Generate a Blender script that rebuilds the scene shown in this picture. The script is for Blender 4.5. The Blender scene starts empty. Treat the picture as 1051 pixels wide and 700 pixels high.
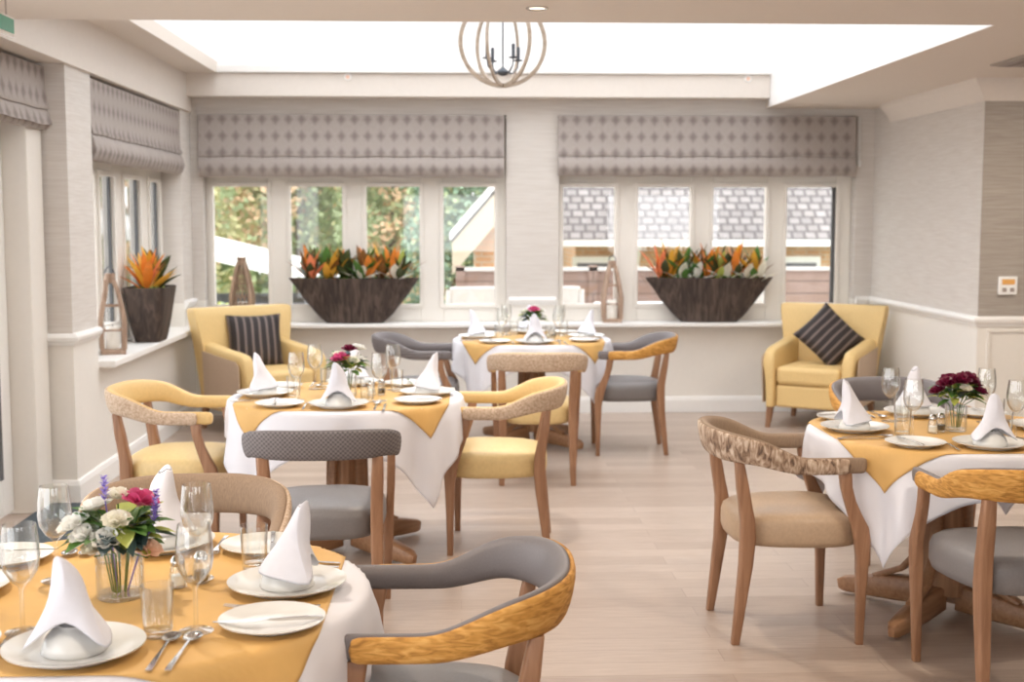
import bpy, bmesh, math, random
from mathutils import Vector, Matrix
random.seed(7)
PI = math.pi
S = bpy.context.scene
COL = S.collection

# ---------------------------------------------------------------- materials
def nt(name):
    m = bpy.data.materials.new(name); m.use_nodes = True
    t = m.node_tree; b = t.nodes['Principled BSDF']
    return m, t, b
def sset(b, k, v):
    if k in b.inputs: b.inputs[k].default_value = v
def rgba(c): return (c[0], c[1], c[2], 1)
def coords(t, scale=(1, 1, 1), rot=(0, 0, 0)):
    tc = t.nodes.new('ShaderNodeTexCoord'); mp = t.nodes.new('ShaderNodeMapping')
    mp.inputs['Scale'].default_value = scale; mp.inputs['Rotation'].default_value = rot
    t.links.new(tc.outputs['Object'], mp.inputs['Vector']); return mp.outputs['Vector']
def ramp(t, fac, stops):
    r = t.nodes.new('ShaderNodeValToRGB'); e = r.color_ramp.elements
    while len(e) < len(stops): e.new(0.5)
    for i, (p, c) in enumerate(stops): e[i].position = p; e[i].color = rgba(c)
    t.links.new(fac, r.inputs[0]); return r.outputs[0]
def bump(t, b, h, strength=.2, dist=.002):
    n = t.nodes.new('ShaderNodeBump'); n.inputs['Strength'].default_value = strength
    n.inputs['Distance'].default_value = dist
    t.links.new(h, n.inputs['Height']); t.links.new(n.outputs[0], b.inputs['Normal'])
def plain(name, c, rough=.5, metal=0, var=.06, scale=30, bmp=0, stretch=(1, 1, 1), spec=.5, sheen=0):
    m, t, b = nt(name)
    v = coords(t, stretch)
    n = t.nodes.new('ShaderNodeTexNoise'); n.inputs['Scale'].default_value = scale; n.inputs['Detail'].default_value = 4
    t.links.new(v, n.inputs['Vector'])
    c0 = tuple(max(0, x*(1-var)) for x in c); c1 = tuple(min(1, x*(1+var)) for x in c)
    t.links.new(ramp(t, n.outputs[0], [(.3, c0), (.7, c1)]), b.inputs['Base Color'])
    sset(b, 'Roughness', rough); sset(b, 'Metallic', metal); sset(b, 'Specular IOR Level', spec)
    if sheen: sset(b, 'Sheen Weight', sheen)
    if bmp: bump(t, b, n.outputs[0], bmp)
    return m
def wood(name, c1, c2, axis='z', rough=.42, scale=14):
    st = {'z': (6, 6, .5), 'x': (.5, 6, 6), 'y': (6, .5, 6)}[axis]
    m, t, b = nt(name); v = coords(t, st)
    n = t.nodes.new('ShaderNodeTexNoise'); n.inputs['Scale'].default_value = scale*.6; n.inputs['Detail'].default_value = 5; n.inputs['Distortion'].default_value = .6
    t.links.new(v, n.inputs['Vector'])
    t.links.new(ramp(t, n.outputs[0], [(.3, c1), (.7, c2)]), b.inputs['Base Color'])
    sset(b, 'Roughness', rough); bump(t, b, n.outputs[0], .1); return m
def streak(name, cols, st, scale, rough=.8, bmp=.3, dist=.5, detail=5):
    m, t, b = nt(name); v = coords(t, st)
    n = t.nodes.new('ShaderNodeTexNoise'); n.inputs['Scale'].default_value = scale; n.inputs['Detail'].default_value = detail; n.inputs['Distortion'].default_value = dist
    t.links.new(v, n.inputs['Vector'])
    k = len(cols); t.links.new(ramp(t, n.outputs[0], [(.32+.36*i/(k-1), c) for i, c in enumerate(cols)]), b.inputs['Base Color'])
    sset(b, 'Roughness', rough); bump(t, b, n.outputs[0], bmp); return m
def spots(name, base, dark, st, thr=.25, rough=.85, randomness=0.0, metric='MANHATTAN', rot=(0, 0, 0), soft=.08):
    m, t, b = nt(name); v = coords(t, st, rot)
    vo = t.nodes.new('ShaderNodeTexVoronoi'); vo.distance = metric; vo.inputs['Scale'].default_value = 1; vo.inputs['Randomness'].default_value = randomness
    t.links.new(v, vo.inputs['Vector'])
    c1 = ramp(t, vo.outputs['Distance'], [(thr, dark), (thr+soft, base)])
    n = t.nodes.new('ShaderNodeTexNoise'); n.inputs['Scale'].default_value = 160; n.inputs['Detail'].default_value = 2
    t.links.new(coords(t), n.inputs['Vector'])
    mx = t.nodes.new('ShaderNodeMixRGB'); mx.blend_type = 'MULTIPLY'; mx.inputs[0].default_value = .6
    t.links.new(c1, mx.inputs[1]); t.links.new(ramp(t, n.outputs[0], [(.3, (.72, .72, .72)), (.7, (1, 1, 1))]), mx.inputs[2])
    t.links.new(mx.outputs[0], b.inputs['Base Color']); sset(b, 'Roughness', rough); bump(t, b, n.outputs[0], .25)
    return m
def glassmat(name, tint=(1, 1, 1), refl=1.0):
    m = bpy.data.materials.new(name); m.use_nodes = True; t = m.node_tree; t.nodes.clear()
    o = t.nodes.new('ShaderNodeOutputMaterial'); mx = t.nodes.new('ShaderNodeMixShader')
    tr = t.nodes.new('ShaderNodeBsdfTransparent'); tr.inputs[0].default_value = rgba(tint)
    g = t.nodes.new('ShaderNodeBsdfGlossy'); g.inputs['Roughness'].default_value = .02; g.inputs[0].default_value = (1, 1, 1, 1)
    f = t.nodes.new('ShaderNodeLayerWeight'); f.inputs[0].default_value = .5
    pw = t.nodes.new('ShaderNodeMath'); pw.operation = 'POWER'; pw.inputs[1].default_value = 2.4; t.links.new(f.outputs['Facing'], pw.inputs[0])
    mu = t.nodes.new('ShaderNodeMath'); mu.operation = 'MULTIPLY_ADD'; mu.inputs[1].default_value = .75*refl; mu.inputs[2].default_value = .07*refl; mu.use_clamp = True
    t.links.new(pw.outputs[0], mu.inputs[0]); t.links.new(mu.outputs[0], mx.inputs[0])
    t.links.new(ramp(t, f.outputs['Facing'], [(.35, tint), (.97, tuple(x*.62 for x in tint))]), tr.inputs[0])
    t.links.new(tr.outputs[0], mx.inputs[1]); t.links.new(g.outputs[0], mx.inputs[2]); t.links.new(mx.outputs[0], o.inputs[0])
    return m
def brickmat(name, c1, c2, mortar, bw, rh, ms, st=(1, 1, 1), rot=(0, 0, 0), rough=.8, grain=None, bmp=.3, spec=.5):
    m, t, b = nt(name); v = coords(t, st, rot)
    br = t.nodes.new('ShaderNodeTexBrick'); br.inputs['Scale'].default_value = 1
    br.inputs['Brick Width'].default_value = bw; br.inputs['Row Height'].default_value = rh; br.inputs['Mortar Size'].default_value = ms
    br.inputs['Color1'].default_value = rgba(c1); br.inputs['Color2'].default_value = rgba(c2); br.inputs['Mortar'].default_value = rgba(mortar)
    br.inputs['Bias'].default_value = 0; br.offset = .37
    t.links.new(v, br.inputs['Vector'])
    n = t.nodes.new('ShaderNodeTexNoise'); n.inputs['Scale'].default_value = 6; n.inputs['Detail'].default_value = 6
    t.links.new(coords(t, grain or (1, 1, 1)), n.inputs['Vector'])
    mx = t.nodes.new('ShaderNodeMixRGB'); mx.blend_type = 'MULTIPLY'; mx.inputs[0].default_value = .8
    t.links.new(br.outputs[0], mx.inputs[1]); t.links.new(ramp(t, n.outputs[0], [(.3, (.78, .75, .72)), (.7, (1.0, 1.0, 1.0))]), mx.inputs[2])
    t.links.new(mx.outputs[0], b.inputs['Base Color']); sset(b, 'Roughness', rough); sset(b, 'Specular IOR Level', spec)
    if bmp: bump(t, b, br.outputs['Fac'], -bmp, .003)
    return m

M = {}
M['wallpaper'] = streak('wallpaper', [(.60, .555, .515), (.64, .60, .56), (.675, .64, .605)], (1.2, 1.2, 26), 4, .85, .06)
M['wallpaper_dark'] = streak('wallpaper_shaded', [(.32, .283, .25), (.365, .328, .29), (.41, .37, .33)], (1.2, 1.2, 26), 4, .85, .06)  # wallpaper darkened: shade on the right-turning wall is put into the colour
M['wainscot'] = plain('wainscot_paint', (.80, .77, .72), .55, var=.01)
M['ceiling'] = plain('ceiling_paint', (.72, .66, .60), .8, var=.01)
M['beam'] = plain('beam_paint', (.72, .665, .61), .7, var=.015)
M['white'] = plain('white_paint', (.86, .85, .83), .4, var=.01)
M['frame'] = plain('window_frame_paint', (.80, .765, .71), .4, var=.01)
M['well'] = plain('skylight_well_paint', (.92, .92, .92), .7, var=.01)
M['floor'] = brickmat('oak_floor', (.41, .32, .262), (.53, .435, .37), (.37, .28, .225), 1.5, .13, .0018, grain=(1.2, 16, 1), rough=.36, bmp=.12)
M['mat'] = plain('door_mat_fibre', (.06, .075, .085), .95, var=.4, scale=120, bmp=.5)
M['glass'] = glassmat('clear_glass', (.985, .99, .985), 1.0)
M['pane'] = glassmat('window_glass', (.99, .99, .99), .6)
M['gasket'] = plain('gasket', (.10, .105, .11), .6)
M['blind'] = spots('blind_fabric', (.41, .362, .335), (.25, .213, .20), (9.6, 0, 7.6), .14, soft=.34)
M['blind_side'] = spots('blind_fabric_side', (.41, .362, .335), (.25, .213, .20), (0, 9.6, 7.6), .14, soft=.34)
M['wood'] = wood('chair_wood', (.245, .12, .062), (.37, .20, .112))
M['tablewood'] = wood('table_wood', (.25, .125, .06), (.37, .20, .105))
M['footwood'] = wood('table_foot_wood', (.25, .125, .06), (.37, .20, .105), 'x')
M['grey'] = plain('grey_vinyl', (.165, .148, .152), .5, var=.05, scale=200, bmp=.08)
M['greyseat'] = plain('grey_seat_vinyl', (.18, .168, .168), .42, var=.05, scale=120, bmp=.05)
M['tan'] = plain('tan_fabric', (.285, .20, .135), .8, var=.12, scale=240, bmp=.15, stretch=(1, 1, .15))
M['tanseat'] = plain('tan_seat_vinyl', (.46, .33, .22), .42, var=.06, scale=80, bmp=.05)
M['yellow'] = plain('yellow_vinyl', (.70, .48, .20), .48, var=.05, scale=100, bmp=.05)
M['yellowseat'] = plain('yellow_seat_vinyl', (.70, .525, .25), .45, var=.05, scale=60, bmp=.05)
M['armyellow'] = plain('armchair_yellow', (.74, .53, .235), .55, var=.05, scale=100, bmp=.08)
M['fleck'] = streak('flecked_beige_fabric', [(.40, .28, .19), (.54, .41, .30), (.66, .53, .41)], (1, 1, 1), 95, .9, .3)
M['sidebeige'] = plain('armchair_side_fabric', (.52, .39, .285), .85, var=.08, scale=120, bmp=.15)
M['mustard'] = streak('mustard_crushed_fabric', [(.34, .155, .03), (.55, .27, .055), (.68, .38, .11)], (5, 5, 22), 4, .75, .35, 1.2)
M['tweed'] = streak('mottled_brown_fabric', [(.11, .07, .05), (.29, .19, .125), (.48, .36, .265), (.66, .55, .44)], (1.4, 1.4, .5), 42, .9, .5, .8)
M['quilt'] = spots('quilted_grey_fabric', (.235, .212, .21), (.10, .088, .092), (80, 0, 80), .18, randomness=.05, soft=.6, rot=(0, 0.785, 0))
M['cloth'] = plain('white_linen', (.735, .735, .785), .8, var=.015, scale=8, bmp=.05)
M['gold'] = plain('gold_linen', (.67, .405, .135), .6, var=.08, scale=6, bmp=.06)
M['napkin'] = plain('white_napkin', (.72, .725, .79), .8, var=.02, scale=40)
M['china'] = plain('white_china', (.74, .74, .72), .12, var=.01)
M['steel'] = plain('polished_steel', (.62, .60, .58), .14, 1, var=.03)
M['bark'] = streak('dark_bark_veneer', [(.022, .014, .011), (.055, .036, .028), (.11, .076, .06)], (9, 9, .8), 3, .75, .6, 1)
M['soil'] = plain('soil', (.05, .035, .02), .95, var=.3)
def leafm(n, c, tl=.3):
    m = plain(n, c, .4, var=.18, scale=20); t = m.node_tree; b = t.nodes['Principled BSDF']; o = [x for x in t.nodes if x.type == 'OUTPUT_MATERIAL'][0]
    tr = t.nodes.new('ShaderNodeBsdfTranslucent'); tr.inputs[0].default_value = rgba(c); mx = t.nodes.new('ShaderNodeMixShader'); mx.inputs[0].default_value = tl
    t.links.new(b.outputs[0], mx.inputs[1]); t.links.new(tr.outputs[0], mx.inputs[2]); t.links.new(mx.outputs[0], o.inputs[0]); return m
M['leaf'] = leafm('green_leaf', (.09, .21, .045)); M['darkleaf'] = leafm('dark_leaf', (.075, .095, .035))
M['orange'] = leafm('orange_leaf', (.80, .26, .04)); M['amber'] = leafm('amber_leaf', (.74, .40, .05)); M['bronze'] = leafm('bronze_leaf', (.25, .11, .03))
M['lime'] = leafm('lime_leaf', (.45, .52, .12)); M['cream'] = leafm('cream_petal', (.92, .88, .76)); M['coral'] = leafm('coral_petal', (.90, .28, .13))
M['pink'] = leafm('pink_petal', (.68, .10, .26)); M['plum'] = leafm('plum_petal', (.18, .015, .05)); M['lav'] = leafm('lavender_petal', (.25, .19, .60))
M['whitepetal'] = leafm('white_petal', (.93, .92, .86)); M['blush'] = leafm('blush_petal', (.86, .60, .46)); M['blueleaf'] = leafm('blue_green_leaf', (.05, .09, .10))
M['drift'] = wood('driftwood', (.22, .14, .09), (.42, .29, .20)); M['drift2'] = wood('driftwood_pale', (.28, .18, .125), (.50, .36, .27))
M['wax'] = plain('candle_wax', (.92, .90, .84), .5, var=.01)
M['iron'] = plain('dark_iron', (.10, .11, .13), .45, .6)
M['ring'] = wood('weathered_hoop_wood', (.30, .235, .175), (.46, .37, .29), 'x')
M['cushion'] = None
M['plastic'] = plain('white_plastic', (.86, .86, .85), .35, var=.01)
M['amberlcd'] = plain('amber_display', (.75, .40, .12), .3)
M['greenplastic'] = plain('sign_green', (.10, .42, .30), .4)
M['owhite'] = plain('outdoor_white', (.62, .61, .59), .6)
M['render'] = plain('pale_render', (.58, .56, .53), .9, var=.03)
M['felt'] = plain('dark_roof_felt', (.16, .16, .18), .9)
M['brick'] = brickmat('orange_brick', (.62, .33, .17), (.70, .42, .24), (.6, .5, .4), .22, .075, .008, rot=(PI/2, 0, 0))
M['tile'] = brickmat('roof_tiles', (.25, .235, .23), (.34, .32, .31), (.12, .11, .11), .19, .165, .022, bmp=.6)
M['fence'] = brickmat('weathered_fence', (.25, .17, .14), (.33, .24, .20), (.14, .1, .08), 1.8, .14, .008, rot=(PI/2, 0, 0))
M['grass'] = plain('lawn', (.16, .24, .07), .95, var=.3, scale=3)
M['patio'] = plain('patio_paving', (.66, .62, .58), .9, var=.06, scale=2)
M['bark_t'] = plain('tree_bark', (.16, .11, .08), .9, var=.3)
def striped(name):
    m, t, b = nt(name); v = coords(t, (1, 1, 1))
    w = t.nodes.new('ShaderNodeTexWave'); w.wave_type = 'BANDS'; w.bands_direction = 'X'; w.inputs['Scale'].default_value = 5.6; w.inputs['Distortion'].default_value = .6; w.inputs['Detail'].default_value = 1
    t.links.new(v, w.inputs['Vector'])
    t.links.new(ramp(t, w.outputs[0], [(.66, (.024, .018, .018)), (.88, (.17, .13, .12))]), b.inputs['Base Color']); sset(b, 'Roughness', .7); return m
M['cushion'] = striped('striped_brown_fabric')

# ---------------------------------------------------------------- mesh helper
class MB:
    def __init__(s): s.v = []; s.f = []; s.mi = []
    def add(s, vs, fs, mi=0):
        o = len(s.v); s.v += [tuple(v) for v in vs]
        for f in fs: s.f.append(tuple(i+o for i in f)); s.mi.append(mi)
        return s
    def box(s, x0, x1, y0, y1, z0, z1, mi=0, mat=None):
        vs = [Vector((x, y, z)) for z in (z0, z1) for y in (y0, y1) for x in (x0, x1)]
        if mat: vs = [mat @ v for v in vs]
        return s.add(vs, [(0, 2, 3, 1), (4, 5, 7, 6), (0, 1, 5, 4), (2, 6, 7, 3), (0, 4, 6, 2), (1, 3, 7, 5)], mi)
    def loft(s, rings, close=False, cap=True, mi=0):
        n = len(rings[0]); vs = [p for r in rings for p in r]; fs = []
        m = len(rings)
        for i in range(m if close else m-1):
            a = i*n; b = ((i+1) % m)*n
            for j in range(n):
                k = (j+1) % n; fs.append((a+j, a+k, b+k, b+j))
        if cap and not close: fs.append(tuple(range(n-1, -1, -1))); fs.append(tuple((m-1)*n+j for j in range(n)))
        return s.add(vs, fs, mi)
    def lathe(s, prof, n=24, c=(0, 0, 0), closed=False, mi=0):
        rings = [[(c[0]+r*math.cos(2*PI*j/n), c[1]+r*math.sin(2*PI*j/n), c[2]+z) for j in range(n)] for r, z in prof]
        return s.loft(rings, close=closed, cap=not closed, mi=mi)
    def tube(s, pts, r, n=8, close=False, mi=0, up=None):
        pts = [Vector(p) for p in pts]; m = len(pts); rings = []
        rs = r if isinstance(r, (list, tuple)) else [r]*m
        u = None
        for i, p in enumerate(pts):
            a = pts[(i-1) % m] if (close or i > 0) else p; b = pts[(i+1) % m] if (close or i < m-1) else p
            d = (b-a).normalized()
            if u is None:
                u = Vector(up) if up else (Vector((0, 0, 1)) if abs(d.z) < .9 else Vector((1, 0, 0)))
            u = (u-d*u.dot(d)).normalized(); w = d.cross(u)
            rr = rs[i]
            ra, rb = rr if isinstance(rr, tuple) else (rr, rr)
            rings.append([p+u*(ra*math.cos(2*PI*j/n))+w*(rb*math.sin(2*PI*j/n)) for j in range(n)])
        return s.loft(rings, close=close, mi=mi)
    def bar(s, pts, wh, up=(0, 0, 1), mi=0, ch=.25):      # rounded rectangle swept along pts; wh = (half side, half up) each
        pts = [Vector(p) for p in pts]; m = len(pts); rings = []; U = Vector(up)
        for i, p in enumerate(pts):
            d = (pts[min(i+1, m-1)]-pts[max(i-1, 0)]).normalized()
            w = d.cross(U).normalized(); u = w.cross(d)
            a, b = wh[i] if isinstance(wh, list) else wh
            c = min(a, b)*ch
            rings.append([p+w*x+u*y for x, y in ((a, b-c), (a-c, b), (-a+c, b), (-a, b-c), (-a, -b+c), (-a+c, -b), (a-c, -b), (a, -b+c))])
        return s.loft(rings, mi=mi)
    def build(s, name, mat, parent=None, smooth=True, bev=0, sub=0, solid=0, loc=None, angle=40, seg=2):
        me = bpy.data.meshes.new(name); me.from_pydata(s.v, [], s.f)
        mats = mat if isinstance(mat, (list, tuple)) else [mat]
        for x in mats: me.materials.append(M[x] if isinstance(x, str) else x)
        for p, i in zip(me.polygons, s.mi): p.material_index = i
        bm = bmesh.new(); bm.from_mesh(me); bmesh.ops.recalc_face_normals(bm, faces=bm.faces); bm.to_mesh(me); bm.free()
        if smooth:
            me.polygons.foreach_set('use_smooth', [True]*len(me.polygons)); me.set_sharp_from_angle(angle=math.radians(angle))
        o = bpy.data.objects.new(name, me); COL.objects.link(o)
        if solid: q = o.modifiers.new('s', 'SOLIDIFY'); q.thickness = solid; q.offset = 0
        if bev: q = o.modifiers.new('b', 'BEVEL'); q.width = bev; q.segments = seg; q.limit_method = 'ANGLE'
        if sub: q = o.modifiers.new('u', 'SUBSURF'); q.levels = sub; q.render_levels = sub
        if parent: o.parent = parent
        if loc: o.location = loc
        return o

def empty(name, loc=(0, 0, 0), rz=0):
    o = bpy.data.objects.new(name, None); o.empty_display_size = .1; o.location = loc; o.rotation_euler = (0, 0, rz); COL.objects.link(o); return o
def tag(o, label, cat, group=None, kind=None):
    o['label'] = label; o['category'] = cat
    if group: o['group'] = group
    if kind: o['kind'] = kind
    return o
def struct(o): o['kind'] = 'structure'; return o
def dup(o, loc=None, rz=None, label=None):
    c = o.copy(); COL.objects.link(c)
    if loc is not None: c.location = loc
    if rz is not None: c.rotation_euler = (0, 0, rz)
    if label: c['label'] = label
    for ch in list(o.children):
        d = ch.copy(); COL.objects.link(d); d.parent = c
        for g in list(ch.children):
            e = g.copy(); COL.objects.link(e); e.parent = d
    return c
def sstep(a, b, x):
    t = max(0, min(1, (x-a)/(b-a))); return t*t*(3-2*t)

# ---------------------------------------------------------------- room shell
H2 = 2.47            # near ceiling / soffit
XL, XR, YB, YN = -2.14, 3.37, 10.35, 8.17
YS = 5.9             # where the near ceiling stops at the roof light
b = MB(); b.box(-2.75, 7.2, -4.0, 10.7, -.12, 0); struct(b.build('floor', 'floor', smooth=False))
# ceiling: near slab, right soffit, left strip
b = MB(); b.box(-2.75, 7.2, -4.0, YS, H2, 2.62); b.box(2.47, 7.2, YS, 10.6, H2, 2.62); b.box(-2.4, -1.88, YS, 10.6, 2.71, 2.80)
struct(b.build('ceiling', 'ceiling', smooth=False))
# roof light well
b = MB(); b.box(2.472, 2.56, YS+.01, 10.5, 2.625, 3.5); b.box(-2.1, 2.56, YS-.12, YS+.005, 2.625, 3.5); b.box(-1.98, -1.89, YS+.01, 10.5, 2.805, 3.5); b.box(-2.1, 2.56, 10.2, 10.5, 2.78, 3.5)
struct(b.build('trim_1', 'well', smooth=False))
b = MB(); b.box(2.461, 2.4705, YS, 10.2, H2+.001, 3.5); struct(b.build('trim_2', 'well', smooth=False))
w3 = struct(empty('window_3', (0, 0, 3.5)))
b = MB(); b.box(-2.05, 2.52, YS-.05, 10.45, .03, .045); b.build('pane', 'pane', w3, smooth=False)
b = MB()
for x in (-2.0, -.5, .95, 2.5): b.box(x-.03, x+.03, YS-.1, 10.5, 0, .06)
b.build('glazing_bar', 'white', w3, bev=.004)

# back wall with two window openings
ZS, ZT = .745, 2.45     # sill, head of opening
W1 = (-2.05, .375); W2 = (.80, 3.225)
GY = 10.5
def wall_back():
    b = MB(); y0, y1 = YB, 10.62
    b.box(-2.6, W1[0], y0, y1, .93, 2.78); b.box(W1[1], W2[0], y0, y1, .93, 2.78); b.box(W2[1], XR, y0, y1, .93, 2.78)
    b.box(W1[0], W1[1], y0, y1, 2.41, 2.78); b.box(W2[0], W2[1], y0, y1, 2.41, 2.78)
    b.box(XR, 3.6, y0, y1, .93, 2.6)
    o = b.build('wall_back', ['wallpaper', 'wainscot'], smooth=False)
    return struct(o)
wall_back()
b = MB(); b.box(-2.6, W1[0], YB, 10.62, 0, .93); b.box(W1[1], W2[0], YB, 10.62, 0, .93); b.box(W2[1], 3.6, YB, 10.62, 0, .93); b.box(W1[0], W1[1], YB, 10.62, 0, .715); b.box(W2[0], W2[1], YB, 10.62, 0, .715)
struct(b.build('wall_back_lower', 'wainscot', smooth=False))
# beam over the back wall
b = MB(); b.box(-2.13, 2.459, 10.16, YB, 2.535, 2.715); struct(b.build('trim_3', 'beam', smooth=False, bev=.004))
b = MB(); b.box(-1.88, 2.459, 10.13, 10.2, 2.716, 2.775); struct(b.build('trim_4', 'white', smooth=False, bev=.004))
# left wall: pillar, header beam, parapet below sill, window opening, door opening
PY0, PY1, WY1 = 7.12, 7.60, 9.99
b = MB()
b.box(-2.46, XL, PY0, PY1, .93, 2.42)
b.box(-2.46, XL, WY1, YB, .93, 2.42)
struct(b.build('wall_left', 'wallpaper', smooth=False))
b = MB(); b.box(-2.46, XL, PY0, PY1, 0, .93); b.box(-2.46, XL, PY1, YB, 0, .715); b.box(-2.46, XL, WY1, YB, .715, .93)
struct(b.build('wall_left_lower', 'wainscot', smooth=False))
b = MB(); b.box(-2.75, XL+.02, -4.0, YB, 2.42, 2.72); struct(b.build('trim_5', 'beam', smooth=False, bev=.004))
# right wall and the wall turning to the right
b = MB(); b.box(XR, XR+.16, YN, YB, .93, H2); struct(b.build('wall_right', 'wallpaper', smooth=False))
b = MB(); b.box(XR, XR+.16, YN, YB, 0, .93); struct(b.build('wall_right_lower', 'wainscot', smooth=False))
b = MB(); b.box(XR+.001, 7.2, YN-.004, YN+.16, .93, H2); struct(b.build('wall_front', 'wallpaper_dark', smooth=False))
b = MB(); b.box(XR+.001, 7.2, YN-.004, YN+.16, 0, .93); struct(b.build('wall_front_lower', 'wainscot', smooth=False))
b = MB(); b.box(7.0, 7.2, -4.0, YN, 0, H2); struct(b.build('wall_side', 'wallpaper', smooth=False))
b = MB(); b.box(-2.75, 7.2, -4.2, -4.0, 0, .95); b.box(-2.75, 7.2, -4.2, -4.0, 2.05, 2.6); b.box(-2.75, -1.1, -4.2, -4.0, .95, 2.05); b.box(1.3, 2.9, -4.2, -4.0, .95, 2.05); b.box(5.1, 7.2, -4.2, -4.0, .95, 2.05); struct(b.build('wall_rear_unseen', 'wallpaper', smooth=False))  # unseen wall behind camera, added; openings sized to set light from behind
# wainscot panel moulding
b = MB()
for (x0, x1) in ((XR+.06, XR+1.15), (XR+1.25, XR+2.35)):
    for (a0, a1, z0, z1) in ((x0, x1, .845, .87), (x0, x1, .20, .225), (x0, x0+.025, .225, .845), (x1-.025, x1, .225, .845)):
        b.box(a0, a1, YN-.018, YN-.004, z0, z1)
struct(b.build('trim_6', 'wainscot', smooth=False, bev=.004))
# dado rails, crown, baseboards: profiles swept along polylines
def sweep(name, prof, path, mat, nrm):
    # prof: (out, z) ; path: list of (x,y) ; nrm: list of out vectors at each point
    rings = [[(x+nx*o, y+ny*o, z) for o, z in prof] for (x, y), (nx, ny) in zip(path, nrm)]
    b = MB(); b.loft(rings); return struct(b.build(name, mat, smooth=False))
DADO = [(0, .885), (.012, .885), (.016, .90), (.03, .912), (.034, .93), (.026, .945), (.012, .95), (0, .95)]
sweep('trim_7', DADO, [(XR, YB), (XR, YN-.004), (7.0, YN-.004)], 'white', [(-1, 0), (-1, -1), (0, -1)])
sweep('trim_8', DADO, [(XL, PY1), (XL, PY0), (-2.36, PY0)], 'white', [(1, 0), (1, -1), (0, -1)])
sweep('trim_9', DADO, [(W1[1]+.02, YB), (W2[0]-.02, YB)], 'white', [(0, -1), (0, -1)])
sweep('trim_10', DADO, [(W2[1]+.02, YB), (XR-.03, YB)], 'white', [(0, -1), (0, -1)])
sweep('trim_11', DADO, [(XL, YB), (XL, WY1)], 'white', [(1, 0), (1, 0)])
CR = [(0, 2.335), (.012, 2.335), (.02, 2.35), (.03, 2.37), (.06, 2.41), (.09, 2.44), (.10, 2.455), (.105, H2), (0, H2)]
sweep('trim_12', CR, [(XR, 9.95), (XR, YN-.004), (7.0, YN-.004)], 'beam', [(-1, 0), (-1, -1), (0, -1)])
BB = [(0, 0), (.02, 0), (.02, .10), (.012, .125), (.006, .13), (0, .13)]
sweep('baseboard_back', BB, [(XL, YB), (XR, YB)], 'white', [(1, -1), (-1, -1)])
sweep('baseboard_left', BB, [(XL, YB), (XL, PY0), (-2.36, PY0)], 'white', [(1, -1), (1, -1), (0, -1)])
sweep('baseboard_right', BB, [(XR, YB), (XR, YN-.004), (7.0, YN-.004)], 'white', [(-1, -1), (-1, -1), (0, -1)])
# sills
b = MB(); b.box(-1.95, 3.30, 10.20, GY-.03, .715, ZS); b.box(XL+.02, -1.95, 10.20, YB+.1, .715, ZS); struct(b.build('trim_13', 'white', smooth=False, bev=.006))
b = MB(); b.box(-2.36, XL+.10, PY1+.002, 10.198, .705, ZS); struct(b.build('trim_14', 'white', smooth=False, bev=.006))

def window(name, panes, z0, z1, x0, x1, top, plane, axis):
    """frame bars around panes; axis 'x' = lies in the back wall, 'y' = in the left wall"""
    root = struct(empty(name))
    def bx(bb, a0, a1, d0, d1, c0, c1):
        if axis == 'x': bb.box(a0, a1, plane+d0, plane+d1, c0, c1)
        else: bb.box(plane-d1, plane-d0, a0, a1, c0, c1)
    b = MB(); b2 = MB(); xs = [x0]+[v for p in panes for v in p]+[x1]
    for i in range(0, len(xs), 2): bx(b, xs[i], xs[i+1], -.035, .04, ZS, top)
    for (a, c) in panes: bx(b, a, c, -.035, .04, ZS, z0); bx(b, a, c, -.035, .04, z1, top)
    b.build('window_frame', 'frame', root, smooth=False, bev=.006)
    for i, (a, c) in enumerate(panes):
        p = MB(); t = .03
        bx(p, a-t, a+.004, -.05, -.034, z0-t, z1+t); bx(p, c-.004, c+t, -.05, -.034, z0-t, z1+t)
        bx(p, a, c, -.05, -.034, z0-t, z0+.004); bx(p, a, c, -.05, -.034, z1-.004, z1+t)
        sa = p.build('sash', 'frame', root, smooth=False, bev=.004)
        p = MB(); bx(p, a, c, 0, .006, z0, z1); p.build('pane', 'pane', sa, smooth=False)
    return root
window('window_1', [(-1.995, -1.555), (-1.375, -.95), (-.76, -.325), (-.135, .285)], .885, 1.845, W1[0], W1[1], 2.40, GY, 'x')
w2 = window('window_2', [(.84, 1.27), (1.455, 1.895), (2.075, 2.52), (2.685, 3.10)], .885, 1.845, W2[0], W2[1], 2.40, GY, 'x')
b = MB(); b.box(3.07, 3.105, GY-.03, GY-.002, .885, 1.845); b.build('gasket', 'gasket', w2, smooth=False)
w4 = window('window_4', [(7.85, 8.14), (8.25, 8.61), (8.85, 9.31), (9.57, 9.90)], .90, 1.86, PY1, WY1, 2.40, -2.33, 'y')
b = MB()
for y in (8.61, 9.31, 9.90): b.box(-2.33, -2.31, y-.03, y-.004, .90, 1.86)
b.build('gasket', 'gasket', w4, smooth=False)
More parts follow.
